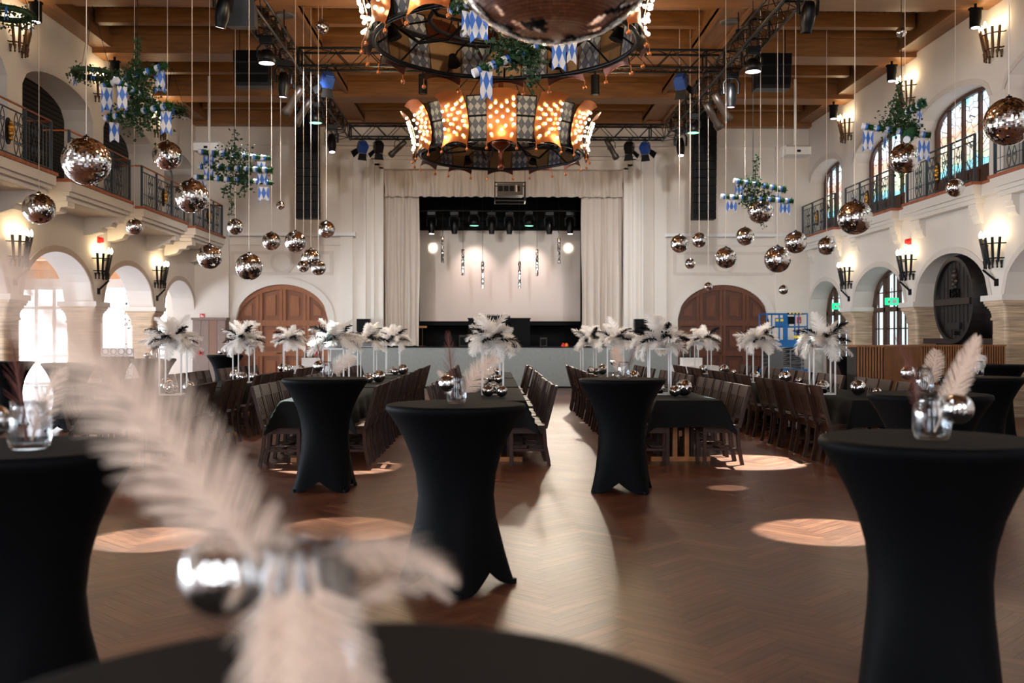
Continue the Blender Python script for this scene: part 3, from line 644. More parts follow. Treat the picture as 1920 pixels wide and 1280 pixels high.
BALLS=[(162,302,44,.25,'largest mirror ball on the left, in front of the balcony railing'),
(73,391,29,.25,'mirror ball at the far left edge, above the nearest wall sconce'),
(314,292,27,.25,'silvery mirror ball below the left ivy garland with white flags'),
(360,368,31,.25,'copper toned mirror ball left of the three tiered ivy garland'),
(252,425,15,.15,'small mirror ball in front of the left balcony slab'),
(393,481,23,.2,'mirror ball hanging just past the end of the left balcony'),
(467,500,25,.2,'mirror ball above the left arched wooden door, lowest of the big ones'),
(441,425,15,.15,'small mirror ball at the corner of the left balcony end'),
(509,452,17,.2,'mirror ball between the roundel and the roller case, left of its pair'),
(554,453,20,.2,'larger mirror ball above the wall roundel, right of its pair'),
(612,430,16,.2,'mirror ball in front of the left roller screen case end'),
(583,484,18,.2,'topmost mirror ball of the cluster of three by the left door'),
(569,499,11,.12,'smallest mirror ball of the cluster of three by the left door'),
(597,502,14,.15,'lower right mirror ball of the cluster of three by the left door'),
(526,385,8,.1,'tiny mirror ball left of the tall left speaker column'),
(1892,228,45,.25,'largest mirror ball at the right edge beside the stained window'),
(1697,297,29,.25,'mirror ball below the right ivy garland near the stained windows'),
(1791,352,17,.15,'small mirror ball before the coping of the right balcony'),
(1603,408,32,.25,'big mirror ball in front of the far right balcony railing'),
(1426,395,24,.25,'pale mirror ball below the two tiered ivy garland on the right'),
(1492,454,21,.2,'mirror ball at the far end of the right balcony slab'),
(1550,461,17,.2,'mirror ball under the right balcony, rightmost of the far cluster'),
(1458,486,25,.25,'low mirror ball right of the pale wall panel on the right'),
(1397,443,17,.2,'mirror ball in front of the right roller screen case'),
(1361,483,20,.2,'bright topped mirror ball above the right arched door'),
(1311,450,14,.15,'small mirror ball, second from the stage on the right side'),
(1274,457,17,.2,'mirror ball nearest the stage on the right side'),
(1294,494,10,.12,'very small mirror ball hanging below its two neighbours right of the stage'),
(1328,537,8,.1,'tiny mirror ball just above the right arched door'),
(1469,543,9,.1,'tiny mirror ball low beside the right door and blue lift')]
for (px,py,rp,R,lab) in BALLS: hang_ball(px,py,rp,R,lab,'mid' if rp>12 else 'small')
hang_ball(1040,-143,219.6,.5,'giant mirror ball cut by the top edge of the picture','big',tube=.012)
# ================================================================ CHANDELIERS
def chandelier(cy,label):
    C=empty('crown_chandelier',(-.17 if cy>15 else -.17,cy,5.37),label,'chandelier','great crown chandeliers')
    return C
def build_chandelier():
    C=chandelier(21.1,'far crown chandelier of copper panels with bulbs, above the stage opening')
    rb=1.72
    mb=MB(); mb.tube([(rb*cos(t),rb*sin(t),0) for t in [2*PI*k/48 for k in range(48)]],.035,6,closed=True); mb.build('lower_ring',blackmet,C)
    mb=MB(); mb.tube([(1.72*cos(t),1.72*sin(t),.48) for t in [2*PI*k/48 for k in range(48)]],.025,6,closed=True); mb.build('upper_ring',blackmet,C)
    prof=[(.13,-.11),(.06,.10),(.06,.3),(.12,.55),(.2,.72),(.27,.80),(.37,.86)]   # offset from ring radius, height
    bm_=MB(); bm_.ball((0,0,0),.028,8); bo=bm_.build('bulb',bulb); bd=bo.data; bpy.data.objects.remove(bo)
    rows=[(-.2,0),( .2,0),(0,1),(-.22,2),(.08,2),(.24,2.3),(-.08,3),(.2,3.4),(-.22,4),(.02,4),(.24,4.4),(-.1,5),(.12,5.3),(-.22,6),(.24,6.4),(0,6.2),(-.12,7),(.1,7.2),(.23,7.9)]
    nb=0; stuff=MB()
    for k in range(12):
        ang=-PI/2+2*PI*k/12; ca,sa=cos(ang),sin(ang)
        def pt(u,dr,z,th=0): 
            r=rb+dr+th; return Vector((r*ca-u*sa,r*sa+u*ca,z))
        mb=MB(); vs=[];nu=6
        for (dr,z) in prof:
            for i in range(nu+1):
                u=-.29+.58*i/nu; c=.05*(1-(2*i/nu-1)**2); zz=z+(.085*(1-(2*i/nu-1)**2) if z<0 else (.05*(1-(2*i/nu-1)**2) if z>.85 else 0))
                vs.append(pt(u*(1+.12*(z>.8)),dr+c*.6,zz))
        w=nu+1; fs=[(j*w+i,j*w+i+1,(j+1)*w+i+1,(j+1)*w+i) for j in range(len(prof)-1) for i in range(nu)]
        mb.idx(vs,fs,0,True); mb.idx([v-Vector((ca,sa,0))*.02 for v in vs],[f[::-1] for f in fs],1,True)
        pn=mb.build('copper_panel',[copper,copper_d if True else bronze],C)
        for (u,r_) in rows:
            z=.08+.082*r_; z=min(z,.74); dr=.06 if z<.3 else .06+(z-.3)*.3; c=pt(u,dr+.07,z)
            front=(k in (0,1,2,10,11))
            if front and nb<95: 
                o=bpy.data.objects.new('bulb',bd); COL.objects.link(o); o.parent=pn; o.location=c; nb+=1
            else: stuff.ball(c,.028,6)
        for u in (-.29,.29):
            m2=MB(); m2.cyl(pt(u,.13,-.08),pt(u,.13,-.17),.006,n=4); m2.ball(pt(u,.13,-.20),.032,8); m2.build('finial_ball',copper,pn)
        # inner skirt plate + harlequin panels
        mb=MB(); mb.face([pt(-.29,-.03,.0),pt(.29,-.03,.0),pt(.27,.02,.46),pt(-.27,.02,.46)]); mb.build('backing_plate',bronze,C)
        a2=ang+PI/12; c2,s2=cos(a2),sin(a2)
        def p2(u,dr,z): r=rb+dr; return Vector((r*c2-u*s2,r*s2+u*c2,z))
        for (z0,z1,d0,d1,hw) in ((0,.46,-.02,.04,.2),(.47,.84,.06,.14,.21)):
            mb=MB(); uv=[(0,0),(3,0),(3,2.2),(0,2.2)]; mb.face([p2(-hw,d0,z0),p2(hw,d0,z0),p2(hw,d1,z1),p2(-hw,d1,z1)],0,uv=uv)
            for (A,B) in ((( -hw,d0,z0),(hw,d0,z0)),((hw,d0,z0),(hw,d1,z1)),((hw,d1,z1),(-hw,d1,z1)),((-hw,d1,z1),(-hw,d0,z0))): mb.cyl(p2(*A),p2(*B),.014,n=4,mi=1)
            mb.build('harlequin_panel',[harl,blackmet],C)
        if k%2==0:
            mb=MB(); mb.tube([(.25*c2,.25*s2,.55),(.8*c2,.8*s2,.12),(1.2*c2,1.2*s2,.1),(1.6*c2,1.6*s2,.4),(1.72*c2,1.72*s2,.48)],.025,5); mb.build('strut',blackmet,C)
        mb=MB(); mb.tube([(1.0*ca,1.0*sa,.30),(1.35*ca,1.35*sa,.24),(1.68*ca,1.68*sa,0)],.014,5); mb.build('brace',blackmet,C)
        if k%2:
            m3=MB(); q=Vector((1.45*ca,1.45*sa,.06)); m3.cyl(q,q+Vector((.06*ca,.06*sa,.16)),.10,.05,n=8); m3.cyl(q+Vector((0,0,.1)),Vector((1.7*ca,1.7*sa,.0)),.008,n=4); m3.build('uplighter',black,C)
    mb=MB(); mb.tube([(1.0*cos(t),1.0*sin(t),.3) for t in [2*PI*k/36 for k in range(36)]],.03,6,closed=True); mb.build('inner_ring',blackmet,C)
    tag(stuff.build('far_bulbs',bulb,C),kind='stuff')
    mb=MB(); mb.lathe([(.0,-.30),(.05,-.29),(.075,-.24),(.065,-.16),(.055,-.02),(.07,.02),(.06,.1),(.1,.14),(.2,.22),(.24,.32),(.22,.36),(.05,.38),(.05,2.7)],n=20); mb.build('centre_finial',simple('copper_wood',(.50,.25,.12),.25,.5,noise=.1),C)
    mb=MB(); mb.cyl((0,0,1.2),(0,0,3.25),.04,n=8)
    for k in range(6): t=PI*k/3; mb.cyl((1.72*cos(t),1.72*sin(t),.5),(0,0,2.4),.012,n=4)
    mb.build('suspension',blackmet,C)
    return C
CH2=build_chandelier()
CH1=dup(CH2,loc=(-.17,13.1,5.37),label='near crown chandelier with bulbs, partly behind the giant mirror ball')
CH2['group']='great crown chandeliers'
for cy in (13.1,21.1):
    for k in range(6):
        t=PI/6+PI*k/3; point('chandelier_glow',(-.17+3.0*cos(t),cy+3.0*sin(t),6.4),36,(1,.74,.46),.06)
    if cy<15: point('chandelier_glow',(-.17,cy,5.75),330,(1,.82,.6),.08)
# ================================================================ TRUSSES AND LIGHTS
TZ=7.04; TS=.36
def truss(a,b,label,lace=.34):
    a=Vector(a); b=Vector(b); d=(b-a).normalized(); L=(b-a).length; side=Vector((0,0,1)).cross(d)
    T=empty('lighting_truss',a,label,'truss','black lighting trusses'); h=TS/2; mb=MB()
    cs=[side*u*h+Vector((0,0,v*h)) for u in (-1,1) for v in (-1,1)]
    for c in cs: mb.cyl(c,c+d*L,.026,n=6)
    mb.build('chords',blackmet,T)
    mb=MB(); n_=int(L/lace)
    for (i0,i1) in ((0,1),(2,3),(0,2),(1,3)):
        for k in range(n_):
            p=cs[i0 if k%2 else i1]+d*(L*k/n_); q=cs[i1 if k%2 else i0]+d*(L*(k+1)/n_); mb.cyl(p,q,.010,n=4,cap=False)
    for k in range(0,n_+1,6):
        for (i0,i1) in ((0,1),(2,3),(0,2),(1,3)): mb.cyl(cs[i0]+d*(L*k/n_),cs[i1]+d*(L*k/n_),.02,n=4)
    mb.build('lacing',blackmet,T)
    mb=MB()
    for k in range(1,int(L/4)+1):
        p=d*(L*k/(int(L/4)+1)); mb.cyl(p+Vector((0,0,h)),p+Vector((0,0,8.05-a.z)),.012,n=4); mb.box(p.x-.05,p.x+.05,p.y-.05,p.y+.05,h+.1,h+.3)
    mb.build('hoist_chain',blackmet,T); return T
zt=TZ+TS/2
truss((-4.5,4,zt),(-4.5,27.9,zt),'long black box truss running down the left side of the ceiling')
truss((4.6,4,zt),(4.6,27.9,zt),'long black box truss running down the right side of the ceiling')
truss((-4.28,20.5,zt),(4.38,20.5,zt),'black cross truss behind the near crown chandelier')
truss((-4.28,27.6,zt),(4.38,27.6,zt),'farther black cross truss in front of the stage opening')
def moving_head(loc,label,cat='stage light',lens=lensw,down=True,yaw=0,tilt=0,group='moving head lights on the trusses'):
    o=empty('moving_head_light',loc,label,cat,group,rz=yaw)
    mb=MB(); mb.box(-.13,.13,-.13,.13,-.13,-.03); mb.cyl((0,0,-.03),(0,0,.03),.03,n=6); mb.build('base',blackmet,o)
    mb=MB(); mb.tube([(-.15,0,-.46),(-.16,0,-.24),(-.1,0,-.14),(.1,0,-.14),(.16,0,-.24),(.15,0,-.46)],.028,6); mb.build('yoke',blackmet,o)
    mb=MB(); mb.lathe([(.001,.22),(.07,.21),(.10,.12),(.115,0),(.11,-.12),(.085,-.24),(.09,-.27),(.075,-.27)],n=14); h=mb.build('lamp_head',blackgl,o,loc=(0,0,-.46),rot=(tilt,0,0))
    mb=MB(); mb.cyl((0,0,-.262),(0,0,-.268),.07,n=14); mb.build('lens',lens,h); return o
def wash(loc,label,lens,group='round wash lights on the trusses'):
    o=empty('wash_light',loc,label,'stage light',group)
    mb=MB(); mb.box(-.12,.12,-.1,.1,-.1,0); mb.build('base',blackmet,o)
    mb=MB(); mb.tube([(-.17,0,-.34),(-.17,0,-.2),(-.1,0,-.1),(.1,0,-.1),(.17,0,-.2),(.17,0,-.34)],.022,6); mb.build('yoke',blackmet,o)
    mb=MB(); mb.lathe([(.001,.12),(.1,.11),(.155,.02),(.16,-.12),(.14,-.125)],n=18); h=mb.build('lamp_head',blackmet,o,loc=(0,0,-.34)); 
    mb=MB(); mb.cyl((0,0,-.115),(0,0,-.12),.145,n=18); mb.build('lens',lens,h); return o
def trx(s): return -4.5 if s<0 else 4.6
def on_truss(px,s): # distance down the hall where the truss is seen at this column
    X=trx(s); u=(px-960)/F; t=math.tan(math.atan(u)+YAW); return (X-CAMX)/t
for (px,s,kind,lab,tl) in ((418,-1,'m','black moving head lamp, first on the left truss',.3),(500,-1,'w','round white lit wash lamp under the left truss',0),(531,-1,'m','black moving head lamp, second on the left truss',.1),(592,-1,'g','round greenish wash lamp near the far end of the left truss',0),(622,-1,'m','black moving head lamp, farthest on the left truss',-.2),
   (1515,1,'m','black moving head lamp, first on the right truss',.3),(1412,1,'w','round white lit wash lamp under the right truss',0),(1371,1,'m','black moving head lamp, second on the right truss',.1),(1300,1,'g','round greenish wash lamp near the far end of the right truss',0),(1276,1,'m','black moving head lamp, farthest on the right truss',-.2)):
    Y=on_truss(px,s); loc=(trx(s),Y,TZ-.02)
    if kind=='m': moving_head(loc,lab,tilt=tl,yaw=random.random())
    else:
        wash(loc,lab,lensw if kind=='w' else lensg); spot('wash_beam',(loc[0],loc[1],TZ-.55),(loc[0]*(.55 if kind=='w' else .4),loc[1]-1,0),520 if kind=='w' else 420,(1,.97,.93),95,1,.12)
def fresnel(loc,label,bodym,aim,yaw,kind='fresnel'):
    o=empty('theatre_spotlight',loc,label,'spotlight','theatre spotlights hung on the cross trusses',rz=yaw)
    mb=MB(); mb.cyl((0,0,0),(0,0,-.1),.025,n=6); mb.tube([(-.17,0,-.36),(-.17,0,-.2),(-.08,0,-.1),(.08,0,-.1),(.17,0,-.2),(.17,0,-.36)],.012,5); mb.build('yoke',blackmet,o)
    if kind=='profile':
        mb=MB(); mb.lathe([(.001,.36),(.08,.35),(.09,.1),(.085,-.2),(.11,-.25),(.11,-.36),(.095,-.36)],n=12); mb.build('housing',simple('profile_body',(.17,.13,.10),.4) if 'profile_body' not in MATS else MATS['profile_body'],o,loc=(0,0,-.36),rot=(aim,0,0))
    else:
        mb=MB(); mb.box(-.13,.13,-.13,.13,-.1,.17); mb.box(-.1,.1,-.1,.1,.17,.22); hb=mb.build('housing',bodym,o,loc=(0,0,-.36),rot=(aim,0,0))
        mb=MB(); mb.cyl((0,0,-.105),(0,0,-.11),.11,n=14); mb.build('lens',greyd,hb)
        for k in range(4):
            M=Matrix.Rotation(PI/2*k,4,'Z'); mb=MB(); mb.idx([M@Vector(q) for q in ((-.12,-.13,-.11),(.12,-.13,-.11),(.16,-.26,-.28),(-.16,-.26,-.28),(-.12,-.136,-.11),(.12,-.136,-.11),(.16,-.266,-.28),(-.16,-.266,-.28))],[(0,1,2,3),(4,5,6,7),(2,3,7,6)]); mb.build('barn_door',black,hb)
    return o
def tru_x(px,Y): return P(px,200,Y).x
for (px,Y,bm,aim,yaw,kd,lab) in ((616,20.5,fresnel_blue,.7,.5,'f','blue spotlight with black flaps on the left of the near cross truss'),(1274,20.5,fresnel_blue,.7,-.5,'f','blue spotlight with black flaps on the right of the near cross truss'),
  (681,27.6,fresnel_blue,.8,.6,'f','blue spotlight, left of three on the far cross truss, left side'),(711,27.6,blackmet,.6,.4,'f','black flapped spotlight, middle of three on the far truss, left side'),(747,27.6,blackmet,1.0,1.0,'profile','long dark profile spotlight next to the chandelier, left side'),
  (1145,27.6,blackmet,.7,-.9,'profile','long dark profile spotlight next to the chandelier, right side'),(1178,27.6,blackmet,.6,-.4,'f','black flapped spotlight, middle of three on the far truss, right side'),(1208,27.6,fresnel_blue,.8,-.6,'f','blue spotlight, outermost of three on the far truss, right side')):
    fresnel((tru_x(px,Y),Y-.18,TZ-.02),lab,bm,aim,yaw,kd).scale=(.85,.85,.85)
for (px,lab) in ((793,'black downlight can behind the near chandelier, left'),(1116,'black downlight can behind the near chandelier, right')):
    o=empty('can_light',(tru_x(px,20.5),20.5,TZ-.02),lab,'spotlight'); mb=MB(); mb.cyl((0,0,0),(0,0,-.12),.02,n=6); mb.cyl((0,0,-.1),(0,0,-.5),.09,n=12); mb.build('can',black,o); mb=MB(); mb.cyl((0,0,-.5),(0,0,-.503),.07,n=12); mb.build('lens',greyd,o)
# spots clamped under the beams by the side walls
for (px,py,Y,lab) in ((67,8,19.1,'black can spotlight under the beam at the top left corner'),(215,115,23.1,'black can spotlight under the beam behind the left wreath'),(1829,15,19.1,'black can spotlight under the beam at the top right corner'),(1672,125,23.1,'black can spotlight under the beam above the right sconces'),(1563,202,27.1,'black can spotlight under the farthest beam on the right')):
    p=P(px,py,Y); o=empty('beam_spotlight',(p.x,Y,7.97),lab,'spotlight','can spotlights under the ceiling beams')
    mb=MB(); mb.cyl((0,0,0),(0,0,-.1),.03,n=6); mb.box(-.12,.12,-.05,.05,-.12,-.08); mb.cyl((0,0,-.1),(0,0,-.46),.11,n=12); mb.build('can',black,o); mb=MB(); mb.cyl((0,0,-.46),(0,0,-.465),.08,n=12); mb.build('lens',lensw,o)
for (px,s,lab) in ((566,-1,'black profile spot slung under the left truss near its far part'),(583,-1,'second black profile spot under the left truss, toward the stage'),(1338,1,'black profile spot slung under the right truss near its far part'),(1322,1,'second black profile spot under the right truss, toward the stage')):
    Y=on_truss(px,s); fresnel((trx(s)+s*.18,Y,TZ),lab,blackmet,.8,s*-.9,'profile')
Y=16.2; o=empty('speaker_box',(trx(-1)+.1,Y,TZ-.55),'small bluish black speaker box hanging under the near left truss','speaker'); mb=MB(); mb.idx([(-.25,-.2,.0),(.25,-.2,.0),(.2,.25,.08),(-.2,.25,.08),(-.25,-.25,.4),(.25,-.25,.4),(.2,.2,.42),(-.2,.2,.42)],[(0,3,2,1),(4,5,6,7),(0,1,5,4),(2,3,7,6),(0,4,7,3),(1,2,6,5)]); mb.build('cabinet',simple('blue_black',(.09,.11,.14),.5),o); mb=MB(); mb.cyl((0,0,.4),(0,0,.56),.03,n=6); mb.build('clamp',blackmet,o)
# stage back lights
mb=MB(); mb.cyl((-2.7,32.2,5.62),(2.5,32.2,5.62),.03,n=6); tag(mb.build('lighting_bar',blackmet),'dark horizontal lighting bar above the projection screen','lighting bar')
for i,(px,kd) in enumerate(((809,'h'),(852,'d'),(889,'w'),(922,'d'),(955,'d'),(992,'w'),(1030,'d'),(1069,'h'))):
    X=P(px,400,32.2).x; od=['first','second','third','fourth','fifth','sixth','seventh','eighth'][i]
    if kd=='w': wash((X,32.2,5.6),'lit wash lamp above the screen, %s from the left'%od,lensg,'lamps in the row above the screen')
    else: moving_head((X,32.2,5.6),'%s stage lamp above the screen, %s from the left'%('lit' if kd=='h' else 'dark',od),lens=lenshot if kd=='h' else greyd,group='lamps in the row above the screen')
    if kd=='h': spot('screen_spot',(X,32.2,4.84),(X,33,4.5),55,(1,.97,.85),24,.8)
    if kd=='w': spot('screen_spot',(X,32.2,5.0),(X,33.0,3.3),85,(1,.82,.76),80,1)
    if i in (2,5,7): spot('stage_beam',(X,32.0,5.05),(X*.6,9,0),(160,260,430)[(2,5,7).index(i)],(1,.86,.68),36,.6,.16)
# line arrays
def line_array(px,nm,Y=27.0):
    X=P(px,300,Y).x; o=empty('line_array_speaker',(X,Y,4.73),'tall black column of stacked speakers hanging %s of the stage'%nm,'speaker','hanging speaker columns')
    n_=13; h=(7.62-4.73)/n_
    for k in range(n_):
        mb=MB(); z=h*k; sh=.10*(1-k/n_)**2
        mb.prism([(-.2+sh,z+.01),(.2+sh,z+.01),(.2+sh,z+h-.005),(-.2+sh,z+h-.005)],0,-.31,.31); mb.box(-.015,.015,-.206+sh,-.2+sh,z+.02,z+h-.02)
        mb.build('speaker_module',black,o)
    mb=MB(); mb.box(-.3,.3,-.25,.25,2.9,2.96); mb.cyl((-.2,0,2.95),(-.2,0,3.9),.01,n=4); mb.cyl((.2,0,2.95),(.2,0,3.9),.01,n=4); mb.build('rigging_frame',blackmet,o)
line_array(576,'left'); line_array(1320,'right')
def subs(px,nm,Y=22.0):
    X=P(px,130,Y).x; o=empty('speaker_cluster',(X,Y,7.02),'hanging cluster of three black speaker boxes beside the %s truss'%nm,'speaker','hanging speaker clusters')
    for k in range(3):
        mb=MB(); t=.06*(2-k); z=.25*k; mb.idx([(-.38,-.25+t,z),(.38,-.25+t,z),(.38,.25,z),(-.38,.25,z),(-.38,-.25+t*.4,z+.245),(.38,-.25+t*.4,z+.245),(.38,.25,z+.245),(-.38,.25,z+.245)],[(0,3,2,1),(4,5,6,7),(0,1,5,4),(2,3,7,6),(0,4,7,3),(1,2,6,5)],1 if False else 0); mb.build('speaker_module',blackmet,o)
        mb=MB(); mb.idx([(-.36,-.252+t,z+.015),(.36,-.252+t,z+.015),(.36,-.252+t*.4,z+.23),(-.36,-.252+t*.4,z+.23)],[(0,1,2,3)]); mb.build('grille',black,o)
    for x in (-.3,.3): mb=MB(); mb.cyl((x,0,.74),(x,0,1.6),.01,n=4); mb.build('rigging_wire',blackmet,o)
subs(475,'left'); subs(1447,'right')
# near left dark speaker behind truss
# white projectors on poles
for (px,py,nm) in ((392,277,'left'),(1491,284,'right')):
    p=P(px,py,26); o=empty('ceiling_projector',(p.x,26,p.z-.13),'white projector on a ceiling pole near the back wall, %s side'%nm,'projector','white ceiling projectors')
    mb=MB(); mb.prism([(-.32,0),(.32,0),(.32,.2),(.22,.26),(-.22,.26),(-.32,.2)],0,-.32,.32); mb.build('body',white,o); mb=MB(); mb.box(-.05,.05,-.325,-.315,.06,.12); mb.build('lens',black,o)
    mb=MB(); mb.cyl((0,0,.26),(0,0,8.3-p.z+.13),.035,n=8); mb.build('pole',white,o)
# centre projector in a cage
p=P(956,361,26.5); o=empty('caged_projector',(p.x,26.5,p.z),'dark event projector in a metal cage hanging before the stage','projector')
mb=MB()
for x in (-.4,.4):
    for y in (-.3,.3): mb.box(x-.015,x+.015,y-.015,y+.015,-.25,.25)
for z in (-.25,.22): 
    for y in (-.3,.3): mb.box(-.4,.4,y-.015,y+.015,z-.015,z+.015)
    for x in (-.4,.4): mb.box(x-.015,x+.015,-.3,.3,z-.015,z+.015)
mb.build('cage',blackmet,o)
mb=MB(); mb.box(-.34,.34,-.27,.27,-.1,.2); mb.build('projector_body',simple('projector_brown',(.16,.12,.10),.5),o)
for k in range(4): mb=MB(); mb.box(-.31+.15*k,-.19+.15*k,-.28,-.27,-.0,.14); mb.build('vent',black,o)
mb=MB(); mb.box(.15,.19,-.283,-.28,-.02,.16); mb.build('status_panel',feap,o)
for x in (-.4,.4): mb=MB(); mb.cyl((x,0,.25),(x,0,8.62-p.z),.008,n=4); mb.build('cable',greyd,o)
# round ceiling vents and lamps
for (px,py,Z,lab) in ((534,31,8.115,'round metal vent in the left long ceiling board'),(1369,38,8.115,'round metal vent in the right long ceiling board')):
    Y=(Z-1.5)*F/(634-py); p=P(px,py,Y); mb=MB(); mb.lathe([(.001,-.01),(.16,-.012),(.17,-.03),(.21,-.02),(.22,0)],n=20); tag(mb.build('ceiling_vent',greyd,loc=(p.x,Y,Z)),lab,'vent')
p=P(604,50,20.2); hang_ball(604,50,13,.14,'small mirror ball close under the ceiling, left of the centre','small'); hang_ball(1690,60,10,.1,'tiny mirror ball high under the ceiling on the right side','small')

# ================================================================ WALL SCONCES
def build_sconce(met,label,loc,rz):
    "torch basket sconce, wall at local x=0, sticking out to +x"
    S_=empty('torch_sconce',loc,label,'wall lamp','torch basket sconces along the walls',rz=rz)
    for k in range(6):
        t=-PI/2+PI*(k+.5)/6; r=.27; m=MB()
        a=Vector((.04+(r-.07)*cos(t)*.8,(r-.06)*sin(t),-.05)); b=Vector((.04+(r+.03)*cos(t)*.8,(r+.06)*sin(t),.42)); m.cyl(a,b,.026,.03,n=6); m.build('torch',met,S_)
        m=MB(); m.lathe([(.001,0),(.022,.02),(.03,.05),(.022,.09),(.001,.13)],n=8); q=m.build('flame_bulb',flame,S_,loc=b+Vector((0,0,.01)))
    m=MB()
    for z,r in ((.30,.30),(.02,.235)):
        m.tube([(-.0,-r-.06,z),(.02,-r,z)]+[(.03+r*cos(t)*.85,r*sin(t),z) for t in [-PI/2+PI*i/12 for i in range(13)]]+[(.02,r,z),(0,r+.06,z)],.014,5)
    m.build('ring_band',met,S_)
    m=MB()
    for k in range(9):
        t=-PI/2+PI*k/8; p_=(.03+.22*cos(t)*.85,.23*sin(t),-.02); m.cyl(p_,(p_[0],p_[1],-.14),.032,.012,n=5); m.ball((p_[0],p_[1],-.15),.022,6)
    m.build('fringe',met,S_); return S_
SL=None
near4=['nearest the camera','second from the camera','third from the camera','farthest from the camera']
for lvl,zz,met in (('lower',3.02,iron),('upper',7.05,brassy)):
    for s in (-1,1):
        base=None
        for i,y in enumerate((15.1,19.1,23.1,27.1)):
            if i==0: continue
            lab='%s wall torch lamp on the %s wall, %s'%('dark iron' if lvl=='lower' else 'brassy upper','left' if s<0 else 'right',['','nearest the camera','middle one of three','farthest toward the stage'][i])
            loc=(s*WXX,y,zz)
            if base is None: base=o=build_sconce(met,lab,loc,0 if s<0 else PI)
            else: o=dup(base,loc=loc,label=lab)
            point('sconce_glow',(s*(WXX-.30),y,zz+.58),1.7,(1,.86,.66),.08)
    if lvl=='lower':
        for s in (-1,1):
            for i,y in enumerate((19.1,23.1,27.1)):
                o=empty('flag_holder',(s*WXX,y,2.60),'small black slanted pole holder below the %s wall torch, %s'%('left' if s<0 else 'right',['nearest','middle','farthest'][i]),'bracket','pole holders below the torches')
                m=MB(); m.box(-.02*1,.02,-.07,.07,-.09,.05); m.build('plate',black,o); m=MB(); m.cyl((0,0,0),(-s*.12,.30,.24),.022,n=6); m.build('arm',black,o)
for s in (-1,1):
    o=empty('fire_beacon',(s*(WXX-.02),23.1,3.76),'small red alarm beacon high on the %s wall above the middle torch'%('left' if s<0 else 'right'),'alarm'); m=MB(); m.cyl((0,0,0),(-s*.09,0,0),.06,n=12); m.box(-.02,.02,-.07,.07,-.07,.07); m.build('housing',redp,o)
# small wall signs
def sign(name,px,py,Y,w,h,mat,label,bars=None,face='y',X=None):
    p=P(px,py,Y) if X is None else WX(px,py,X); o=empty(name,p,label,'sign')
    m=MB()
    if face=='y': m.box(-w/2,w/2,-.01,.01,-h/2,h/2)
    else: m.box(-.01,.01,-w/2,w/2,-h/2,h/2)
    m.build('plate',mat,o)
    if bars:
        m=MB()
        for (x0,x1,z0,z1) in bars:
            if face=='y': m.box(x0*w,x1*w,-.014,-.01,z0*h,z1*h)
            else: m.box(-.014,-.01,x0*w,x1*w,z0*h,z1*h)
        m.build('pictogram',white if mat is not white else black,o)
    return o
sign('fire_sign',379,592,30.47,.14,.14,redp,'small red and white fire sign on the left end wall above the cabinet',[(-.3,-.1,-.3,.3),(0,.3,-.3,.1)])
sign('fire_sign',1498,600,30.46,.12,.2,redp,'small red fire sign on the right end wall behind the blue lift',[(-.2,.2,-.3,0)])
sign('fire_sign',1752,622,22.5,.14,.22,redp,'red fire extinguisher sign on the white wall left of the barrel',[(-.25,.1,-.3,.3)],face='x',X=9.98)
sign('door_notice',1414,621,30.6,.27,.19,white,'white paper notice with a walking figure on the right arched door',[(-.38,-.3,-.3,.2),(-.3,-.2,0,.1),(-.2,-.12,-.3,.05),(.05,.35,.15,.22),(.05,.3,.02,.08)])
for (px,lab) in ((376,'small red and white sign on the corner cabinet door'),(467,'small red and white sign on the left arched door'),(592,'small red and white sign right side of the left arched door')):
    sign('small_sign',px,660,(30.065 if px<400 else 30.655),.12,.15,white,lab,[(-.3,.3,-.3,.3)]).children[-1].data.materials[0]=redp
for (px,py,lab) in ((1571,574,'green exit sign with running figure in front of the farther right window'),(1672,565,'green exit sign with running figure in front of the nearer right window')):
    p=WX(px,py,9.75); o=empty('exit_sign',p,lab,'exit sign'); m=MB(); m.box(-.17,.17,-.015,.015,-.09,.09); m.build('panel',exitm,o); m=MB(); m.box(.0,.12,-.02,-.015,-.05,.05); m.box(-.10,-.05,-.02,-.015,-.06,.03); m.box(-.12,-.03,-.02,-.015,-.02,.0); m.ball((-.07,-.018,.055),.018,6); m.build('running_figure',white,o)
    m=MB(); m.cyl((0,0,.09),(0,0,.35),.008,n=4); m.build('hanger',greyd,o)
# ================================================================ BARREL in the right arch
B=empty('wine_barrel_front',(9.46,21.0,2.31),'huge dark carved wooden barrel head set in the right arch','barrel')
def ring_x(m,r0,r1,x0,x1,n=40,mi=0):
    for k in range(n):
        a=2*PI*k/n;b=2*PI*(k+1)/n
        f=lambda r,x,t:(x,r*cos(t),r*sin(t))
        m.face([f(r0,x0,a),f(r0,x0,b),f(r1,x1,b),f(r1,x1,a)],mi,True)
m=MB(); ring_x(m,.84,.92,-.02,-.02); ring_x(m,.92,1.0,-.02,.22); ring_x(m,1.0,1.0,.22,.5); ring_x(m,.84,.82,-.02,.06); m.build('staves',barrelm,B)
m=MB(); ring_x(m,.001,.84,.05,.05)
for k in range(9): y=-.72+.18*k; h=math.sqrt(.82**2-y*y); m.box(.04,.052,y-.004,y+.004,-h,h)
m.build('barrel_head',barrelm,B)
m=MB(); m.box(-.05,.05,-.80,.80,-.10,.03); m.build('cross_bar',barrel_l,B)
m=MB(); m.box(-.01,.05,-.28,.28,-.62,-.48); m.cyl((-.05,-.1,-.7),(.05,-.1,-.7),.04,n=8); m.build('tap_door',barrelm,B)
m=MB()
for q in ((0,.62,.06),(-.02,.52,.09),(.06,.44,.06),(-.08,.4,.06),(.03,.34,.07),(-.05,.28,.05),(.08,.26,.05)): m.ball((.03,q[0],q[1]),q[2],8)
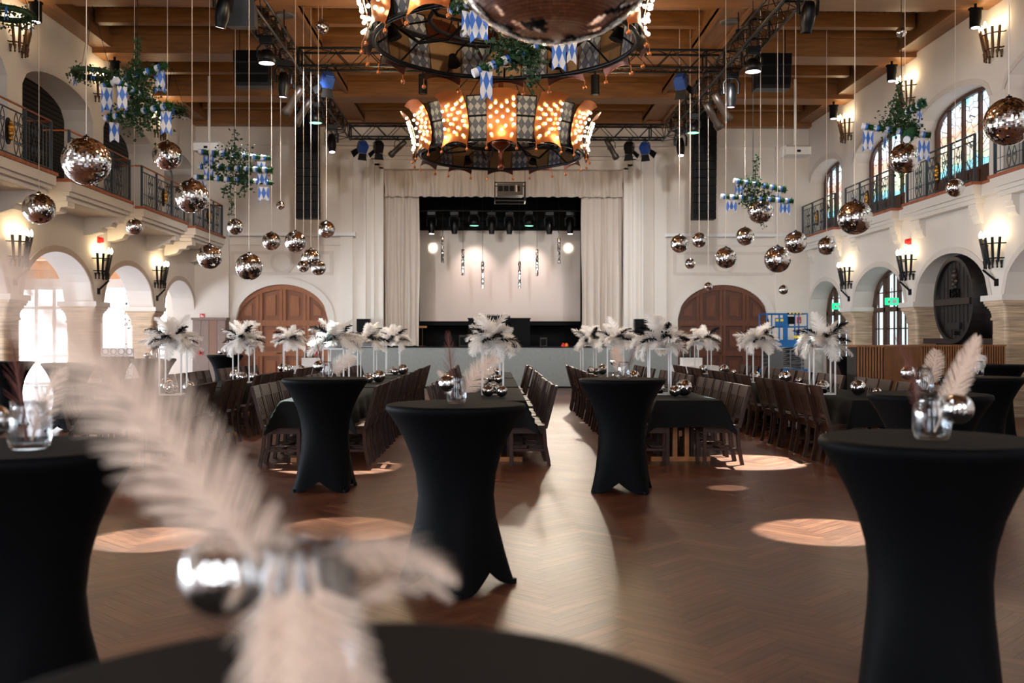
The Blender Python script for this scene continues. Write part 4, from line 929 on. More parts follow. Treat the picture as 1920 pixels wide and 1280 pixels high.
m.build('carved_figure',barrel_l,B)
def text(name,body,size,mat,parent,loc,rot,ext=.01):
    c=bpy.data.curves.new(name,'FONT'); c.body=body; c.size=size; c.extrude=ext; c.align_x='CENTER'; o=bpy.data.objects.new(name,c); COL.objects.link(o); c.materials.append(mat); o.parent=parent; o.location=loc; o.rotation_euler=rot; bpy.context.view_layer.update(); me=bpy.data.meshes.new_from_object(o.evaluated_get(bpy.context.evaluated_depsgraph_get())); bpy.data.objects.remove(o); me.materials.clear(); me.materials.append(mat); o=bpy.data.objects.new(name,me); COL.objects.link(o); o.parent=parent; o.location=loc; o.rotation_euler=rot; return o
text('carved_year','1961',.26,black,B,(.02,0,.06),(PI/2,0,-PI/2),.015)
# ================================================================ COUNTERS with vertical slats
slatm=simple('slat_wood',(.58,.37,.20),.5,noise=.25,stretch=(3,3,.4)); slatg=simple('slat_gap',(.09,.055,.035),.7)
def counter(a,b,label,h=1.38,dep=.5):
    a=Vector((a[0],a[1],0)); b=Vector((b[0],b[1],0)); d=(b-a); L=d.length; ang=math.atan2(d.y,d.x); o=empty('slatted_counter',a,label,'counter',rz=ang)
    m=MB(); m.box(0,L,.02,dep,0,h-.03); m.build('body',slatg,o)
    m=MB(); n_=int(L/.045)
    for k in range(n_): x=L*(k+.5)/n_; m.box(x-.013,x+.013,0,.02,.02,h-.02)
    m.build('slat_front',slatm,o)
    m=MB(); m.box(-.01,L+.01,-.01,dep,h-.03,h); m.build('counter_top',slatm,o); return o

p1=P(1607,650,15.6); p2=P(1656,650,15.6); p3=P(1728,650,17.0); p4=P(1886,650,18.2); p0=P(1700,650,17.8)
counter((p1.x,15.6),(p2.x,15.6),'tall counter front with vertical brown wood slats, left end of the bar',1.39,.45)
counter((p2.x+.03,15.62),(p3.x,17.0),'angled middle section of the slatted wooden bar counter',1.385,.5)
counter((p3.x+.05,18.2),(p4.x,18.2),'right section of the slatted wooden bar counter before the barrel',1.38,.5)
# ================================================================ SCISSOR LIFT
pl=P(1438,600,28.6); o=L_=empty('scissor_lift',(8.05,28.6,0),'blue folded scissor lift parked beside the right arched door','lift')
m=MB(); m.box(-.60,.60,-.35,.45,.28,.62); m.build('chassis',bluel,L_)
for (x,y) in ((-.45,-.36),(.45,-.36),(-.45,.42),(.45,.42)): m=MB(); m.cyl((x,y,.17),(x,y+.1,.17),.17,n=16); m.build('wheel',black,L_)
m=MB()
for k in range(5):
    z=.66+.115*k; sg=1 if k%2 else -1
    for y in (-.3,.3): m.cyl((-.5,y,z if sg>0 else z+.1),(.5,y,z+.1 if sg>0 else z),.035,n=4); m.cyl((-.5,y,z+.1 if sg>0 else z),(.5,y,z if sg>0 else z+.1),.035,n=4)
m.box(-.52,-.1,-.33,-.31,.64,1.22); m.build('scissor_arms',greyd,L_)
m=MB()
for x in (.1,.42): m.cyl((x,-.36,.3),(x,-.36,1.2),.018,n=6)
for k in range(5): m.cyl((.1,-.36,.4+.19*k),(.42,-.36,.4+.19*k),.014,n=6)
m.build('ladder',greyd,L_)
m=MB(); m.box(-.60,.60,-.38,.45,1.24,1.46); m.build('platform_deck',bluel,L_)
m=MB()
def rl(a,b,r=.022): m.cyl(a,b,r,n=6)
for y in (-.36,.43):
    for z in (1.83,2.2): rl((-.58,y,z),(.58,y,z))
    for x in (-.58,-.22,.0,.22,.58): rl((x,y,1.45),(x,y,2.2))
for x in (-.58,.58):
    for z in (1.83,2.2): rl((x,-.36,z),(x,.43,z))
m.box(-.35,.05,-.39,-.37,1.85,2.08); m.box(-.12,-.0,-.40,-.36,1.4,2.2); m.build('guard_rails',bluel,L_)
m=MB(); m.box(.02,.2,-.42,-.36,1.9,2.12); m.box(.0,.42,-.4,-.34,2.19,2.225); m.build('control_box',black,L_)
m=MB(); 
for q in ((-.33,-.25,1.98,2.05),(-.2,-.12,1.98,2.05),(.18,.5,1.50,1.58),(-.3,-.24,.4,.5),(-.18,-.12,.4,.5)): m.box(q[0],q[1],-.4,-.385,q[2],q[3])
m.build('warning_labels',yellow,L_)
m=MB(); 
for k in range(4): m.box(.05+.1*k,.1+.1*k,-.41,-.4,2.19,2.225)
m.build('hazard_tape',yellow,L_)
text('side_lettering','Genie',.13,white,L_,(-.38,-.385,1.31),(PI/2,0,0),.003)
m=MB(); m.box(.3,.38,-.3,-.2,1.46,1.62); m.ball((.34,-.25,1.68),.06,8); m.build('cable_reel',simple('tool_blue',(.1,.15,.45),.5),L_)
# ================================================================ CABINETS in the left far corner
C_=empty('corner_cabinet',(-8.86,30.2,0),'tall grey brown panelled wooden cabinet in the far left corner','cabinet')
m=MB(); m.box(-.5,.5,-.1,.27,0,2.05); m.build('body',wood_cab,C_)
m=MB(); m.box(-.53,.53,-.16,.27,2.05,2.12); m.build('cornice',wood_cab,C_)
for k in range(4):
    m=MB(); m.box(-.49+.245*k,-.255+.245*k,-.125,-.1,1.0,2.03); m.build('cabinet_door',[wood_cab,wood_door][0] if k!=2 else simple('cabinet_door_warm',(.50,.37,.30),.5),C_)
for k in range(2): m=MB(); m.box(-.49+.49*k,-.01+.49*k,-.125,-.1,.05,.98); m.build('cabinet_door',wood_cab,C_)
# flower arrangement by the last left arch
# ================================================================ GREENERY
def leaf(m,c,size,mi=0):
    d=Vector((random.gauss(0,1),random.gauss(0,1),random.gauss(0,.7)-.5)).normalized(); s_=d.orthogonal().normalized(); s_=Matrix.Rotation(random.random()*6.28,3,d)@s_; n_=d.cross(s_)*.25
    c=Vector(c); m.face([c,c+d*size*.5+s_*size*.42+n_*size,c+d*size,c+d*size*.5-s_*size*.42+n_*size],mi)
def ivy_cluster(m,c,rad,n_,size=.06):
    for _ in range(n_):
        q=Vector((random.gauss(0,rad[0]),random.gauss(0,rad[1]),random.gauss(0,rad[2]))); leaf(m,Vector(c)+q,size*random.uniform(.7,1.2))
def strand(m,a,b,n_,size=.06,w=.03):
    a=Vector(a);b=Vector(b)
    for i in range(n_): t=i/n_; leaf(m,a.lerp(b,t)+Vector((random.gauss(0,w),random.gauss(0,w),random.gauss(0,.02))),size*random.uniform(.7,1.2))
    m.cyl(a,b,.006,n=4)
ribm=simple('ribbon_white',(.9,.9,.92),.5); ribb=simple('ribbon_blue',(.25,.48,.85),.5)
def wrapped_rod(parent,a,b,r=.05):
    a=Vector(a); b=Vector(b); d=(b-a).normalized(); L=(b-a).length; q=d.to_track_quat('Z','Y')
    m=MB(); n_=max(4,int(L/.16)); 
    for k in range(n_):
        z0=L*k/n_; z1=L*(k+1)/n_; zm=z0+(z1-z0)*.5
        m.cyl(a+d*z0,a+d*(z0+(zm-z0)*.6),r,n=12,mi=0); m.cyl(a+d*(z0+(zm-z0)*.6),a+d*zm,r*1.01,n=12,mi=1,cap=False); m.cyl(a+d*zm,a+d*z1,r*.8,n=8,mi=2,cap=False)
    rod=m.build('ribbon_pole',[ribm,ribb,tuft],parent)
    m=MB()
    for k in range(n_):
        zc=L*(k+.75)/n_
        for j in range(70):
            t=random.random()*6.28; z=zc+random.uniform(-.5,.5)*L/n_*.55; c=a+d*z+q@Vector((r*.7*cos(t),r*.7*sin(t),0)); o_=q@Vector((cos(t),sin(t),random.gauss(0,.35)))
            s_=(q@Vector((-sin(t),cos(t),0)))*.012; e=c+o_*(.045+.02*random.random()); m.face([c-s_,c+s_,e])
    tag(m.build('green_tuft_band',tuft,rod),kind='stuff'); return rod
def flag(parent,top,w,h,rz=0):
    m=MB(); n_=3; M=Matrix.Rotation(rz,3,'Z')
    top=Vector(top)
    for i in range(n_):
        u0=-w/2+w*i/n_; u1=-w/2+w*(i+1)/n_; wv=lambda u:.02*sin(u*30)
        b0=h-(abs(abs(u0)-w/2)*.9); b1=h-(abs(abs(u1)-w/2)*.9)
        pts=[(u0,wv(u0),0),(u1,wv(u1),0),(u1,wv(u1)+.02,-b1),(u0,wv(u0)+.02,-b0)]
        s_=1/.055; m.face([top+M@Vector(q) for q in pts],uv=[(q[0]*s_*.7,q[2]*s_*.25) for q in pts])
        pts=[(q[0],q[1]+.004,q[2]) for q in pts]; m.face([top+M@Vector(q) for q in pts][::-1],uv=[(q[0]*s_*.7,q[2]*s_*.25) for q in pts][::-1])
    return m.build('lozenge_flag',flagm,parent)
def garland(px,py,Y,label,rods,flags,clusters,strands,leafn=1.0):
    c=P(px,py,Y); G=empty('hanging_garland',c,label,'garland','ivy garlands with blue and white flags')
    loc=lambda q: P(q[0],q[1],Y+q[2])-c
    for (a,b) in rods: wrapped_rod(G,loc(a),loc(b))
    for (q,w,h,rz) in flags: flag(G,loc(q),w,h,rz)
    m=MB()
    for (q,rad,n_) in clusters: ivy_cluster(m,loc(q),rad,int(n_*leafn))
    for (a,b,n_) in strands: strand(m,loc(a),loc(b),n_)
    tag(m.build('ivy_leaves',ivy,G))
    m=MB(); t=loc((px,py,0)); m.cyl((0,0,.1),(0,0,8.62-c.z),.006,n=4); m.build('hanging_wire',iron,G); return G
garland(258,165,15,'ivy garland of crossed striped poles high on the left, with four flags',
  [((190,163,.1),(312,122,-.1)),((216,150,-.6),(300,200,.5)),((197,222,.2),(322,197,-.2))],
  [((200,164,0),.15,.38,.2),((229,162,-.5),.13,.34,.2),((299,130,0),.16,.36,-.2),((214,230,.1),.13,.3,.2),((311,208,-.1),.15,.36,.1)],
  [((262,170,0),(.12,.12,.16),420),((262,215,0),(.17,.12,.14),420),((250,140,0),(.12,.08,.06),160)],[((257,70,0),(257,130,0),60),((252,110,0),(256,150,0),60)])
garland(440,320,18,'three tiered ivy garland with striped poles in front of the left end wall',
  [((372,284,-.1),(508,297,.1)),((372,312,.1),(510,319,-.1)),((363,331,-.2),(511,343,.2))],
  [((391,290,0),.19,.26,0),((391,316,0),.16,.22,0),((380,338,0),.12,.2,0),((490,303,0),.14,.14,0),((491,325,0),.17,.22,0),((494,350,0),.19,.28,0)],
  [((436,287,0),(.16,.1,.08),180),((450,315,0),(.13,.1,.18),330),((410,316,0),(.1,.06,.07),80),((458,335,0),(.08,.06,.1),120)],[((438,242,0),(443,290,0),34),((424,345,0),(419,365,0),22),((432,345,0),(434,403,0),44),((458,340,0),(459,372,0),22)])
garland(1412,345,19,'two tiered ivy garland with striped poles in front of the right end wall',
  [((1376,338,-.1),(1473,356,.1)),((1351,368,.1),(1488,377,-.1))],
  [((1386,345,0),.16,.24,.1),((1459,360,0),.13,.2,.1),((1372,376,0),.2,.22,0),((1472,380,0),.2,.24,0)],
  [((1412,345,0),(.1,.08,.08),130),((1405,368,0),(.1,.08,.1),160),((1437,366,0),(.06,.05,.05),60)],[((1419,290,0),(1416,340,0),46),((1430,415,0),(1434,427,0),8)])
garland(1690,225,15,'ivy garland of crossed striped poles high on the right, before the stained windows',
  [((1616,236,.1),(1745,254,-.1)),((1692,216,.4),(1732,192,-.3)),((1700,262,-.6),(1712,236,.4))],
  [((1628,245,0),.17,.32,0),((1660,252,0),.08,.22,.3),((1725,202,0),.12,.30,.3),((1733,262,0),.18,.34,0)],
  [((1680,225,0),(.14,.1,.1),240),((1705,238,0),(.1,.08,.08),130),((1680,205,0),(.05,.05,.09),70)],[((1688,148,0),(1682,215,0),60),((1685,322,0),(1688,332,0),8)])
garland(955,105,11.2,'ivy garland with striped pole and flags in front of the near chandelier',
  [((887,138,-.1),(1020,82,.1)),((845,20,.3),(905,-5,-.2))],
  [((912,133,-.1),.14,.33,.1),((877,22,0),.15,.3,.4),((898,20,0),.2,.36,0),((1048,80,.1),.16,.32,0),((1073,76,.1),.13,.26,.3)],
  [((950,85,0),(.12,.1,.14),300),((985,100,0),(.08,.07,.12),160),((870,8,0),(.08,.06,.04),60)],[((1002,90,0),(996,165,0),90),((960,60,0),(962,130,0),60)])
def wreath(px,py,Y,R,label,ztop=None):
    c=P(px,py,Y); G=empty('ivy_wreath',c,label,'wreath','hanging ivy wreaths'); m=MB()
    m.tube([(R*cos(t),R*sin(t),0) for t in [2*PI*k/20 for k in range(20)]],.05,6,closed=True)
    for _ in range(420): t=random.random()*6.28; leaf(m,(R*cos(t)+random.gauss(0,.05),R*sin(t)+random.gauss(0,.05),random.gauss(0,.06)-.03),.06)
    m.build('ivy_ring',ivy,G)
    m=MB(); h=(ztop or 8.12)-c.z
    for t in (.3,2.4,4.5): m.cyl((R*cos(t),R*sin(t),0),(0,0,h),.005,n=4)
    m.build('hanging_wires',iron,G)
    for k,t in enumerate((.9,2.9,3.6,5.1)):
        m=MB(); x,y=R*1.1*cos(t),R*1.1*sin(t)
        for j in (-1,1): m.idx([(x,y,.02),(x+.02,y,.02),(x+.02+.03*j,y-.01,-.22),(x+.03*j,y-.01,-.22)],[(0,1,2,3)])
        m.build('ribbon',ribb if k%2 else ribm,G)
    return G
wreath(173,138,20,.36,'ivy wreath with ribbons hanging at the left wall under the ceiling'); wreath(14,26,17.0,.36,'ivy wreath over the nearest upper torch at the left edge'); wreath(322,205,24.5,.3,'ivy wreath half hidden behind the left garland near the third upper torch')
# ================================================================ FEATHERS
def plume(name,L,W,n_,curl,mat,seed,bw=1.0,droop=.35,ang=.95,seg=4,gap=0.0,vol=.3):
    "ostrich plume: rachis along +Z curling to +X, soft barbs to both sides"
    rnd=random.Random(seed); m=MB(); rac=[]; x=z=0; N=16; a=0
    for i in range(N+1):
        rac.append(Vector((x,0,z))); a=curl*(i/N)**1.6; x+=sin(a)*L/N; z+=cos(a)*L/N
    def R_(t):
        f=t*N; i=min(N-1,int(f)); return rac[i].lerp(rac[i+1],f-i), (rac[i+1]-rac[i]).normalized()
    m.tube([R_(t)[0] for t in [k/10 for k in range(11)]],[.004*(1.1-k/10)+.001 for k in range(11)],4)
    for k in range(n_):
        t=.12+.88*(k+rnd.random()*.5)/n_; p,d=R_(min(t,.999)); w=W*(math.sin(PI*min(1,(.10+t*.86)))**.6)*rnd.uniform(.9,1.05); nrm=Vector((d.z,0,-d.x))
        for sg in (-1,1):
            if rnd.random()<gap: continue
            th=ang*(1-.55*t)+rnd.gauss(0,.035); ph=rnd.gauss(0,vol); dirn=(d*cos(th)+(Vector((0,sg,0))*cos(ph)+nrm*sin(ph))*sin(th)).normalized(); wd=bw*L/n_*1.3
            pts=[]; q=p.copy(); dd=dirn.copy(); lf=rnd.gauss(0,.05)
            for j in range(seg+1): pts.append(q.copy()); q=q+dd*w/seg; dd=(dd-nrm*(-1)*(droop*.35+lf*.4)*(1) - d*.0+Vector((0,0,-.06))).normalized()
            wdir=d*.5
            prev=None
            for j,q in enumerate(pts):
                ww=wd*(1-(j/seg)**2*.75)*.5; pr=(q-d*ww,q+d*ww)
                if prev: m.face([prev[0],prev[1],pr[1],pr[0]],0,True)
                prev=pr
    return m.build(name,mat).data
def take(me):
    for o in list(COL.objects):
        if o.type=='MESH' and o.data==me: bpy.data.objects.remove(o)
    return me
PLW=[take(plume('plume',.43,.15,100,c,feaw,i,2.0,droop=dr*.6,ang=1.15,vol=.32)) for i,(c,dr) in enumerate(((.9,.25),(1.5,.3),(2.0,.2),(.6,.3)))]
PLB=[take(plume('dark_plume',.38,.085,50,c,feab,20+i,1.5,droop=.2,ang=1.15,vol=.35)) for i,c in enumerate((.8,1.4))]
def add_feather(par,me,loc,el,az,roll=0,sc=1,name='feather'):
    o=bpy.data.objects.new(name,me); COL.objects.link(o); o.parent=par; o.location=loc
    # plume axis +Z ; tilt by (90-el) towards azimuth, curling down
    M=Matrix.Rotation(az,4,'Z')@Matrix.Rotation(PI/2-el,4,'Y')@Matrix.Rotation(roll,4,'Z'); o.rotation_euler=M.to_euler(); o.scale=(sc,sc,sc); return o
def centrepiece(px,Y,label,dx=None,seed=0,yaw=0,sc=1.0):
    rnd=random.Random(seed); X=CAMX+dx if dx is not None else P(px,700,Y).x
    o=empty('feather_centrepiece',(X,Y,.774),label,'centrepiece','feather centrepieces on the banquet tables',rz=yaw); w=.135; H=.60
    m=MB(); b=.009
    for x in (-w,w):
        for y in (-w,w): m.box(x-b,x+b,y-b,y+b,0,H)
    for z in (0,H-2*b):
        for y in (-w,w): m.box(-w,w,y-b,y+b,z,z+2*b)
        for x in (-w,w): m.box(x-b,x+b,-w,w,z,z+2*b)
    m.build('stand',whitemetal,o)
    m=MB(); m.lathe([(.001,0),(.07,0),(.09,.05),(.07,.1),(.001,.12)],n=12); m.build('holder',white,o,loc=(0,0,H))
    for k in range(23):
        if k<9: el=rnd.uniform(-.18,.25); az=2*PI*k/9+rnd.uniform(-.2,.2); s_=rnd.uniform(.85,1.0)
        elif k<18: el=rnd.uniform(.35,.8); az=2*PI*(k-9)/9+rnd.uniform(-.3,.3); s_=rnd.uniform(.8,1.0)
        else: el=rnd.uniform(1.1,1.45); az=rnd.uniform(0,6.28); s_=rnd.uniform(.75,.95)
        add_feather(o,PLW[rnd.randrange(4)],(0,0,H+.09),el,az,rnd.gauss(0,.25),s_*sc)
    for k in range(9):
        a_=2*PI*k/9+rnd.uniform(-.3,.3); add_feather(o,PLB[k%2],(.04*cos(a_),.04*sin(a_)-.04,H+.10),(.15,.55,.95)[k%3]+rnd.uniform(-.1,.1),a_,rnd.gauss(0,.5),rnd.uniform(.78,1.0)*sc,'dark_feather')
    return o
# ================================================================ BANQUET TABLES, CLOTHS, CHAIRS
ROWS=[(-4.31,'outer left'),(-2.09,'inner left'),(0.0,'centre'),(2.3,'inner right'),(4.62,'outer right')]
TABS=[(11.6,14.65),(14.95,18.05),(18.35,21.5)]
TN=['nearest','middle','farthest']
def cloth_mesh(L,seed):
    rnd=random.Random(seed); m=MB(); hw=.40; hl=L/2; ov=.31; nx=26; ny=70; vs=[]
    for j in range(ny+1):
        v=-(hl+ov)+2*(hl+ov)*j/ny
        for i in range(nx+1):
            u=-(hw+ov)+2*(hw+ov)*i/nx; du=max(0,abs(u)-hw); dv=max(0,abs(v)-hl); su=1 if u>0 else -1; sv=1 if v>0 else -1
            x=max(-hw,min(hw,u)); y=max(-hl,min(hl,v)); d=math.hypot(du,dv)
            z=.772-max(du,dv)-.32*min(du,dv)
            fl=.10*d+.018*sin((v*9+seed) if du>dv else (u*14+seed))*min(1,d*4); cr=min(du,dv)
            x+=su*(fl*(1 if du>=dv else du/max(d,1e-4))+cr*.42) if du>0 else 0; y+=sv*(fl*(1 if dv>=du else dv/max(d,1e-4))+cr*.42) if dv>0 else 0
            if d==0: z+=.0015*sin(v*5+u*3)
            vs.append((x,y,z))
    w=nx+1; m.idx(vs,[(j*w+i,j*w+i+1,(j+1)*w+i+1,(j+1)*w+i) for j in range(ny) for i in range(nx)],0,True); return m
# chair prototype, faces +x
def leg_mb(x0,y,z1,back):
    m=MB(); s=.02
    pts=[(x0-(.06 if back else 0),0),(x0-(.02 if back else 0),.2),(x0,z1)]
    for (xa,za),(xb,zb) in zip(pts,pts[1:]):
        m.idx([(xa-s,y-s,za),(xa+s,y-s,za),(xa+s,y+s,za),(xa-s,y+s,za),(xb-s,y-s,zb),(xb+s,y-s,zb),(xb+s,y+s,zb),(xb-s,y+s,zb)],[(0,1,5,4),(1,2,6,5),(2,3,7,6),(3,0,4,7),(0,3,2,1),(4,5,6,7)])
    return m
def make_chair(loc,rz,label,group):
    o=empty('dining_chair',loc,label,'chair',group,rz=rz)
    m=MB(); m.box(-.20,.23,-.21,.21,.45,.475); m.box(-.19,.21,-.19,.19,.38,.45); m.build('seat',chairw,o)
    m=MB(); H=.93; tl=lambda z:-.21-(z-.45)*.26
    for y in (-.195,.195):
        m.idx([(tl(z)+a,y+b,z) for z in (.44,H) for (a,b) in ((-.02,-.018),(.02,-.018),(.02,.018),(-.02,.018))],[(0,1,5,4),(1,2,6,5),(2,3,7,6),(3,0,4,7),(4,5,6,7)])
    def bar(z0,z1,y0,y1,t=.009): m.idx([(tl(z)+a,b,z) for z in (z0,z1) for (a,b) in ((-t,y0),(t,y0),(t,y1),(-t,y1))],[(0,1,5,4),(1,2,6,5),(2,3,7,6),(3,0,4,7),(4,5,6,7),(0,3,2,1)])
    bar(.80,H+.005,-.2,.2,.013); bar(.54,.59,-.19,.19)
    for y in (-.12,-.04,.04,.12): bar(.58,.81,y-.024,y+.024)
    m.build('backrest',chairw,o)
    for (x,y,b) in ((.20,.18,0),(.20,-.18,0),(-.19,.18,1),(-.19,-.18,1)): leg_mb(x,y,.45,b).build('leg',chairw,o)
    m=MB(); m.box(-.19,.2,-.19,-.165,.17,.2); m.box(-.19,.2,.165,.19,.17,.2); m.box(-.01,.015,-.17,.17,.17,.2); m.build('stretcher',chairw,o); return o
ORD=['first','second','third','fourth','fifth','sixth','seventh','eighth','ninth','tenth','eleventh','twelfth','thirteenth','fourteenth','fifteenth','sixteenth','seventeenth','eighteenth']
chair0=None; clothd={}; rng=random.Random(3)
for ri,(dx,rn) in enumerate(ROWS):
    X=CAMX+dx; cnt={-1:0,1:0}
    for ti,(a,b) in enumerate(TABS):
        L=b-a-.02; yc=(a+b)/2
        t=empty('banquet_table',(X,yc,0),'wooden trestle table under a black cloth, %s of the %s row'%(TN[ti],rn),'table','banquet trestle tables')
        m=MB(); m.box(-.375,.375,-L/2+.025,L/2-.025,.735,.762); m.build('table_top',wood_tr,t)
        for sy in (-1,1):
            m=MB(); y=sy*(L/2-.55); m.box(-.36,.36,y-.04,y+.04,.0,.055); m.box(-.10,-.045,y-.035,y+.035,.05,.74); m.box(.045,.10,y-.035,y+.035,.05,.74); m.box(-.33,.33,y-.03,y+.03,.69,.735); m.build('trestle',wood_tr,t)
        m=MB(); m.box(-.02,.02,-L/2+.55,L/2-.55,.3,.37); m.build('stretcher',wood_tr,t)
        c=cloth_mesh(L,ri*3+ti).build('tablecloth',cloth,loc=(X,yc,0)); tag(c,'black tablecloth hanging over the %s table of the %s row'%(TN[ti],rn),'tablecloth','black tablecloths')
        for s in (-1,1):
            for k in range(6):
                y=a+.30+.455*k+(.16 if k>2 else 0)+rng.uniform(-.02,.02); lab='dark slatted wooden chair, %s from the camera, %s side of the %s row'%(ORD[cnt[s]],'left' if s<0 else 'right',rn); cnt[s]+=1
                loc=(X+s*(.40+rng.uniform(-.02,.03)),y,0); rz=(0 if s<0 else PI)+rng.uniform(-.05,.05)
                grp='dark slatted chairs at the %s row'%rn
                if chair0 is None: chair0=make_chair(loc,rz,lab,grp)
                else: dup(chair0,loc=loc,rz=rz,label=lab,group=grp)
# centrepieces and table balls
CPS=[(-4.10,12.86,0,0),(-4.08,16.4,0,1),(-4.17,20.6,0,2),(-2.03,12.95,1,0),(-2.1,16.7,1,1),(-2.03,20.3,1,2),(0,12.86,2,0),(-.02,16.6,2,1),(.0,20.3,2,2),(2.156,12.86,3,0),(2.05,16.6,3,1),(1.95,20.3,3,2),(4.28,12.86,4,0),(4.36,16.3,4,1),(4.30,20.3,4,2)]
BR=[.085,.075,.06,.07]
for n_,(dx,Y,ri,ti) in enumerate(CPS):
    rn=ROWS[ri][1]; centrepiece(0,Y,'white and black feather centrepiece on a white stand, %s table of the %s row'%(TN[ti],rn),dx=dx,seed=n_*7+3,yaw=rng.uniform(-.15,.15),sc=1.0)
    base=CAMX+dx
    spots=[(.24,-.42,.085,'largest'),(.10,-.56,.07,'middle sized'),(.0,.02,.075,'stand enclosed')] if ri%2 else [(-.06,-.52,.075,'largest'),(.11,-.55,.07,'middle sized'),(.0,-.03,.085,'stand enclosed')]
    if ri==4: spots=[(.36,-.30,.10,'largest'),(.48,-.62,.055,'smallest'),(-.02,.1,.09,'stand enclosed')]
    if ri==0: spots=[(-.02,-.05,.09,'stand enclosed'),(-.26,.5,.1,'largest'),(.25,.35,.08,'middle sized')]
    for (ox,oy,r,nm) in spots:
        if nm=='largest' and ri in(1,3): r=.105
        x=base+ox; x=max(CAMX+ROWS[ri][0]-.3,min(CAMX+ROWS[ri][0]+.3,x)); y=Y+oy
        o=bpy.data.objects.new('mirror_ball',protos['small']); COL.objects.link(o); o.location=(x,y,.775+r); o.scale=(r,r,r); o.rotation_euler=(rng.random(),rng.random(),rng.random()*6)
        tag(o,'%s mirror ball lying by the feather stand, %s table of the %s row'%(nm,TN[ti],rn),'mirror ball','mirror balls lying on the banquet tables')
# ================================================================ BAR TABLES with stretch covers
def bartable(x,y,rot,label,R=.425,H=1.10):
    o=empty('bar_table',(x,y,0),label,'bar table','bar tables in black stretch covers',rz=rot)
    m=MB(); n_=64; zs=[0,.015,.04,.08,.13,.2,.3,.42,.55,.68,.8,.9,.97,1.02,1.05,1.07]; vs=[]
    for j,z in enumerate(zs):
        t=j/(len(zs)-1)
        for i in range(n_):
            a=2*PI*i/n_; c4=abs(cos(2*a)) ; foot=max(0,cos(4*a)); k=(cos(4*a)*.5+.5)
            hem=.11*(1-k**.5); zz=z+hem*max(0,1-z/.25)
            rf=.235+.125*max(0,1-zz/.55)**1.5       # foot line
            rb_=.235+.045*max(0,1-zz/.5)**1.3          # between the feet
            lo=rb_+(rf-rb_)*k**1.7
            up=.228+ (R-.228)*max(0,(zz-.5)/.57)**2.2
            r=lo if zz<.5 else up
            if .35<zz<.62: w=(zz-.35)/.27; r=lo*(1-w)+up*w
            vs.append((r*cos(a),r*sin(a),zz))
    for (r,z) in ((R,1.085),(R-.004,1.098),(R-.02,1.103)): vs+= [(r*cos(2*PI*i/n_),r*sin(2*PI*i/n_),z) for i in range(n_)]
    rows=len(zs)+3; m.idx(vs,[(j*n_+i,j*n_+(i+1)%n_,(j+1)*n_+(i+1)%n_,(j+1)*n_+i) for j in range(rows-1) for i in range(n_)],0,True)
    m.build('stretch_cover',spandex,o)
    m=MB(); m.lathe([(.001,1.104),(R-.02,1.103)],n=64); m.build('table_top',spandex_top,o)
    for k in range(4):
        a=PI/2*k; m=MB(); m.cyl((.35*cos(a),.35*sin(a),.0),(.35*cos(a),.35*sin(a),.03),.022,n=8); m.build('foot_pocket',black,o)
    return o
def harmo(px,ytop): Y=.4*F/(ytop-HORY); return P(px,ytop,Y)
BT={}
for key,px,Y,rot,lab in (('A',855,6.07,.10,'black stretch covered bar table in the middle front'),('B',610,9.97,.72,'black stretch covered bar table left of the centre row'),('C',1166,9.8,.55,'black stretch covered bar table right of the aisle'),
  ('D',1743,3.93,.4,'large black bar table at the right foreground'),('E',34,3.68,.3,'large black bar table at the left foreground edge'),('F',620,.99,.5,'blurred black bar table right under the camera'),
  ('G',1742,7.1,.3,'black bar table just behind the right foreground table'),('H',1838,10.2,.6,'black bar table at the right edge with the farther feather vase'),('I',130,16.3,.55,'black bar table left of the outer left chairs, feet visible'),
  ('J',288,19.6,.2,'black bar table before the second left column'),('K',422,24,.4,'black bar table in front of the left arched door'),('L',14,17.3,.9,'bluish black bar table at the far left edge'),('M',1600,21.5,.3,'black bar table behind the slatted counter, left part'),('N',1868,15.0,.3,'black bar table behind the far right table, near the column'),('O',212,21.5,.1,'black bar table in the left arcade behind the others')):
    p=P(px,700,Y); BT[key]=bartable(p.x,Y,rot,lab)
# vases with feathers
def vase(x,y,label,seed,plumes,ball=None,h=.165,r=.06,z=1.105):
    o=empty('glass_vase',(x,y,z),label,'vase','glass vases with feathers on the bar tables')
    m=MB(); m.lathe([(.001,.0),(r*.75,.0),(r*.9,.012),(r,.04),(r,.11),(r*.93,.135),(r*.80,.15),(r*.85,h),(r*.79,h),(r*.74,.15),(r*.87,.13),(r*.93,.11),(r*.93,.04),(r*.8,.022),(.001,.02)],n=28); m.build('glass_jar',glass,o)
    for (me,nm,el,az,roll,sc,lx) in plumes: add_feather(o,me,(lx,0,.03) if not isinstance(lx,tuple) else lx,el,az,roll,sc,nm)
    if ball:
        b=bpy.data.objects.new('mirror_ball',protos['mid']); COL.objects.link(b); b.location=(x+ball[0],y+ball[1],z+ball[2]); b.scale=(ball[3],)*3; tag(b,ball[4],'mirror ball','mirror balls leaning on the vases')
    return o
PB=take(plume('blush_plume',.36,.11,190,1.0,feap,41,1.1,droop=.3)); PB2=take(plume('blush_plume',.30,.10,150,.6,feap,42,1.1,droop=.3)); PS=take(plume('sparse_plume',.36,.085,42,.15,feab2,43,.28,droop=.1,ang=.6,gap=.1)); PW2=take(plume('white_plume',.34,.11,190,1.5,feaw,44,1.1,droop=.4))
pA=P(856,757,6.02); vase(pA.x,6.02,'glass vase with brown and cream feathers on the middle front bar table',1,[(PS,'brown_feather',1.5,PI,1.4,1.1,-.02),(PB,'cream_feather',1.0,0,1.2,1.0,.02),(PB2,'cream_feather',1.3,2.6,1.2,.6,-.03)],(-.055,-.03,.125,.052,'small mirror ball on the rim of the middle front vase'))
